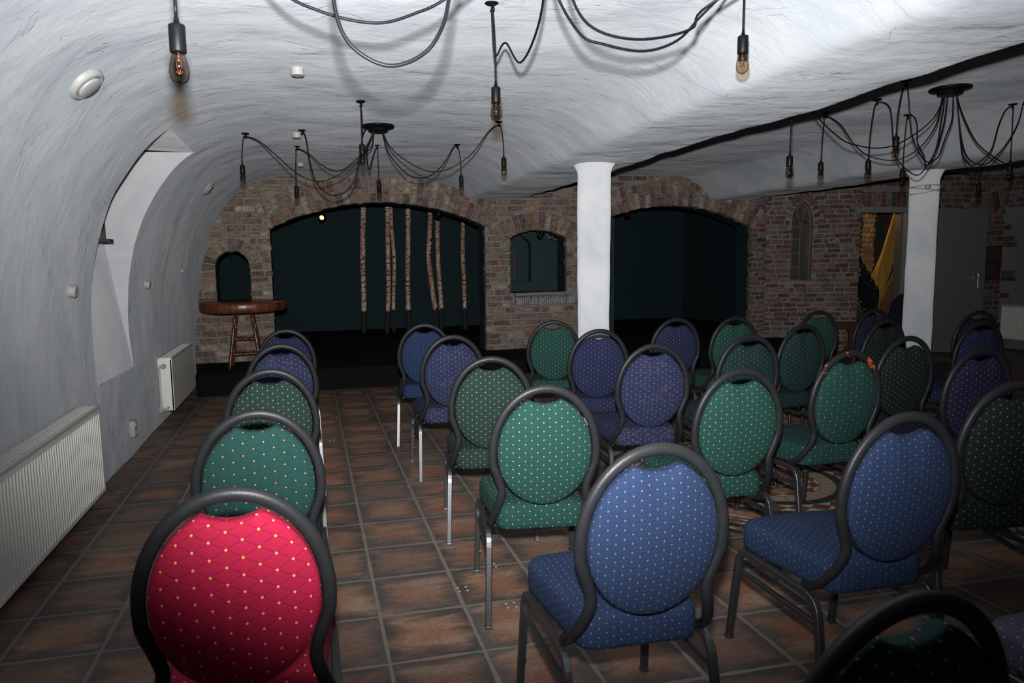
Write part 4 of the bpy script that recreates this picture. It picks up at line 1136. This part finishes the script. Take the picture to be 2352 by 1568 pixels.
bm = BM(); box(bm, (0, 0, -.01), (.05, .03, .012)); tube(bm, [(-.02, 0, 0), (-.02, 0, -.05), (.03, 0, -.06)], .006, 6); tube(bm, [(.02, 0, 0), (.03, 0, -.03)], .005, 6); obj('bracket', bm, M['iron'], o, smooth=False)
o = thing('cable_tangle', 'tangle of pale wires at the top of the small wall opening', 'cable', (3.34, 9.45, 1.78))
bm = BM(); rg = random.Random(4)
for k in range(4): tube(bm, crom([(rg.uniform(-.1, .1), rg.uniform(-.03, .03), .06)] + [(rg.uniform(-.09, .09), rg.uniform(-.03, .03), rg.uniform(-.06, .05)) for _ in range(4)] + [(.16 + .05 * k, 0, .03 - .05 * k)], 6), .004, 6)
tube(bm, crom([(0, 0, .05), (.03, .01, .3), (-.01, .0, .6), (0, 0, .84)], 6), .004, 6); obj('wires', bm, M['frame_paint'], o)

# ================================================================== DOOR, STORE ROOM THINGS, SIDE TABLE
d = thing('door_1', 'pale grey-green door leaf standing wide open right of the second pillar', 'door', (8.42, 8.46, .012), math.atan2(-.42, .80)); d['kind'] = 'structure'
bm = BM(); box(bm, (.455, 0, 1.01), (.91, .04, 2.02), bev=.003); obj('leaf', bm, M['door'], d, smooth=False)
bm = BM(); box(bm, (.842, -.024, 1.02), (.030, .008, .20), bev=.003); lathe(bm, [(.008, 0), (.008, .04), (.0, .042)], 10, Matrix.Translation((.842, -.02, 1.06)) @ Matrix.Rotation(PI / 2, 4, 'X')); box(bm, (.80, -.060, 1.06), (.10, .014, .018), bev=.005); box(bm, (.912, 0, 1.02), (.004, .022, .18)); obj('handle', bm, M['steel'], d, smooth=False)
f = thing('door_frame_1', 'grey painted door frame of the store room doorway', 'door frame', (7.995, 8.55, 0)); f['kind'] = 'structure'
bm = BM()
for s in (-1, 1): box(bm, (s * .43 + (.035 if s < 0 else .028), .05 + (.06 if s < 0 else -.005), 1.02), (.055, .09, 2.04), bev=.004)
box(bm, (0, .05, 2.037), (.915, .20, .055), bev=.004)
box(bm, (.492, -.045, 1.03), (.05, .02, 2.06), bev=.003)
box(bm, (.06, -.045, 2.06), (.91, .02, .05), bev=.003)
obj('frame', bm, M['frame_paint'], f, smooth=False)
bm = BM(); box(bm, (.565, .235, 1.0), (.06, .22, 2.0), bev=.004); obj('lining', bm, M['door'], f, smooth=False)
def leaning(name, label, a, b, w, th, mat, rollv=0):
    a, b = Vector(a), Vector(b); o = thing(name, label, 'board', a)
    z = (b - a).normalized(); x = Vector((0, 1, 0)).cross(z).normalized(); y = z.cross(x)
    m = Matrix((x, y, z)).transposed().to_4x4() @ Matrix.Rotation(rollv, 4, 'Z')
    bm = BM(); box(bm, (0, 0, (b - a).length / 2), (w, th, (b - a).length), m, bev=.004); obj('board', bm, mat, o, smooth=False); return o
leaning('wooden_board', 'wide yellow board leaning in the store room doorway', (8.62, 9.53, .02), (9.36, 9.62, 2.2), .24, .035, M['plank'])
leaning('wooden_board', 'narrow yellow batten leaning behind the wide yellow board', (8.42, 9.68, .02), (9.22, 9.70, 1.69), .05, .03, M['plank'])
leaning('wooden_board', 'dark brown board leaning lowest in the store room doorway', (8.70, 9.44, .02), (9.39, 9.50, 1.42), .26, .03, M['plank_brown'])
t = thing('side_table', 'low dark wooden side table with cut-corner frame before the angled brick wall', 'table', (7.06, 8.28, 0), -.35)
bm = BM(); box(bm, (0, 0, .49), (.56, .30, .03), bev=.004); obj('top', bm, M['dark_wood'], t, smooth=False)
for sy in (-1, 1):
    bm = BM()
    for sx in (-1, 1): box(bm, (sx * .24, sy * .13, .235), (.05, .03, .47))
    for z in (.455, .06): box(bm, (0, sy * .13, z), (.48, .028, .045))
    for sx in (-1, 1):
        for z, sz in ((.40, 1), (.115, -1)): box(bm, (0, 0, 0), (.10, .026, .03), Matrix.Translation((sx * .185, sy * .13, z)) @ Matrix.Rotation(sx * sz * PI / 4, 4, 'Y'))
    obj('side_frame', bm, M['dark_wood'], t, smooth=False)
p = thing('picture_frame', 'dark picture frame hanging on the brick right of the open door', 'picture', (9.86, 8.505, 1.03))
bm = BM()
for s in (-1, 1): box(bm, (s * .165, 0, .235), (.025, .03, .47))
for z in (.0, .235, .47): box(bm, (0, 0, z), (.355, .03, .025))
obj('frame', bm, M['dark_wood'], p, smooth=False)
bm = BM(); box(bm, (0, .008, .235), (.31, .006, .45)); obj('picture', bm, simple('dark print', (.05, .035, .03), .6, var=.5), p, smooth=False)

# ================================================================== LIGHT
def spot(name, loc, direc, power, ang, blend, rad, col=(1, 1, 1)):
    l = bpy.data.lights.new(name, 'SPOT'); l.energy = power; l.spot_size = math.radians(ang); l.spot_blend = blend; l.shadow_soft_size = rad; l.color = col
    o = bpy.data.objects.new(name, l); COL.objects.link(o); o.location = loc; o.rotation_euler = Vector(direc).to_track_quat('-Z', 'Y').to_euler(); return o
az, el = math.radians(FLASH_AZ), math.radians(FLASH_EL)
spot('camera_flash', (0, .02, 1.43 + .155), (math.sin(az) * math.cos(el), math.cos(az) * math.cos(el), math.sin(el)), FLASH_P, FLASH_ANG, 1.0, .028, (.97, .985, 1))
spot('stage_lamp', (.195, 9.40, 2.028), (-.25, -1, -.3), 6, 70, .8, .025, (1, .55, .22))
pl = bpy.data.lights.new('store_lamp', 'POINT'); pl.energy = STORE_P; pl.color = (1, .55, .18); pl.shadow_soft_size = .05
po = bpy.data.objects.new('store_lamp', pl); COL.objects.link(po); po.location = (8.25, 9.85, 2.1)
w = bpy.data.worlds.new('dim room'); S.world = w; w.use_nodes = True
w.node_tree.nodes['Background'].inputs[0].default_value = (.8, .9, 1, 1); w.node_tree.nodes['Background'].inputs[1].default_value = .002

# ================================================================== CAMERA
yaw, pitch, roll = CAMA
cy, sy, cp, spp = math.cos(yaw), math.sin(yaw), math.cos(pitch), math.sin(pitch)
F = Vector((sy * cp, cy * cp, -spp)); Rr = Vector((cy, -sy, 0)); U = Rr.cross(F)
c, s = math.cos(roll), math.sin(roll)
R2, U2 = Rr * c + U * s, U * c - Rr * s
cam = bpy.data.cameras.new('camera'); co = bpy.data.objects.new('camera', cam); COL.objects.link(co)
co.matrix_world = Matrix(((R2.x, U2.x, -F.x, 0), (R2.y, U2.y, -F.y, 0), (R2.z, U2.z, -F.z, 1.43), (0, 0, 0, 1)))
cam.sensor_width = 36; cam.lens = CAMF / 2352 * 36; cam.shift_x = (1176 - CAMX) / 2352; cam.shift_y = -(784 - CAMY) / 2352
cam.clip_start = .05
cam.dof.use_dof = True; cam.dof.focus_distance = 4.2; cam.dof.aperture_fstop = 7
S.camera = co
S.view_settings.view_transform = 'Standard'; S.view_settings.look = 'None'; S.view_settings.exposure = 0; S.view_settings.gamma = 1
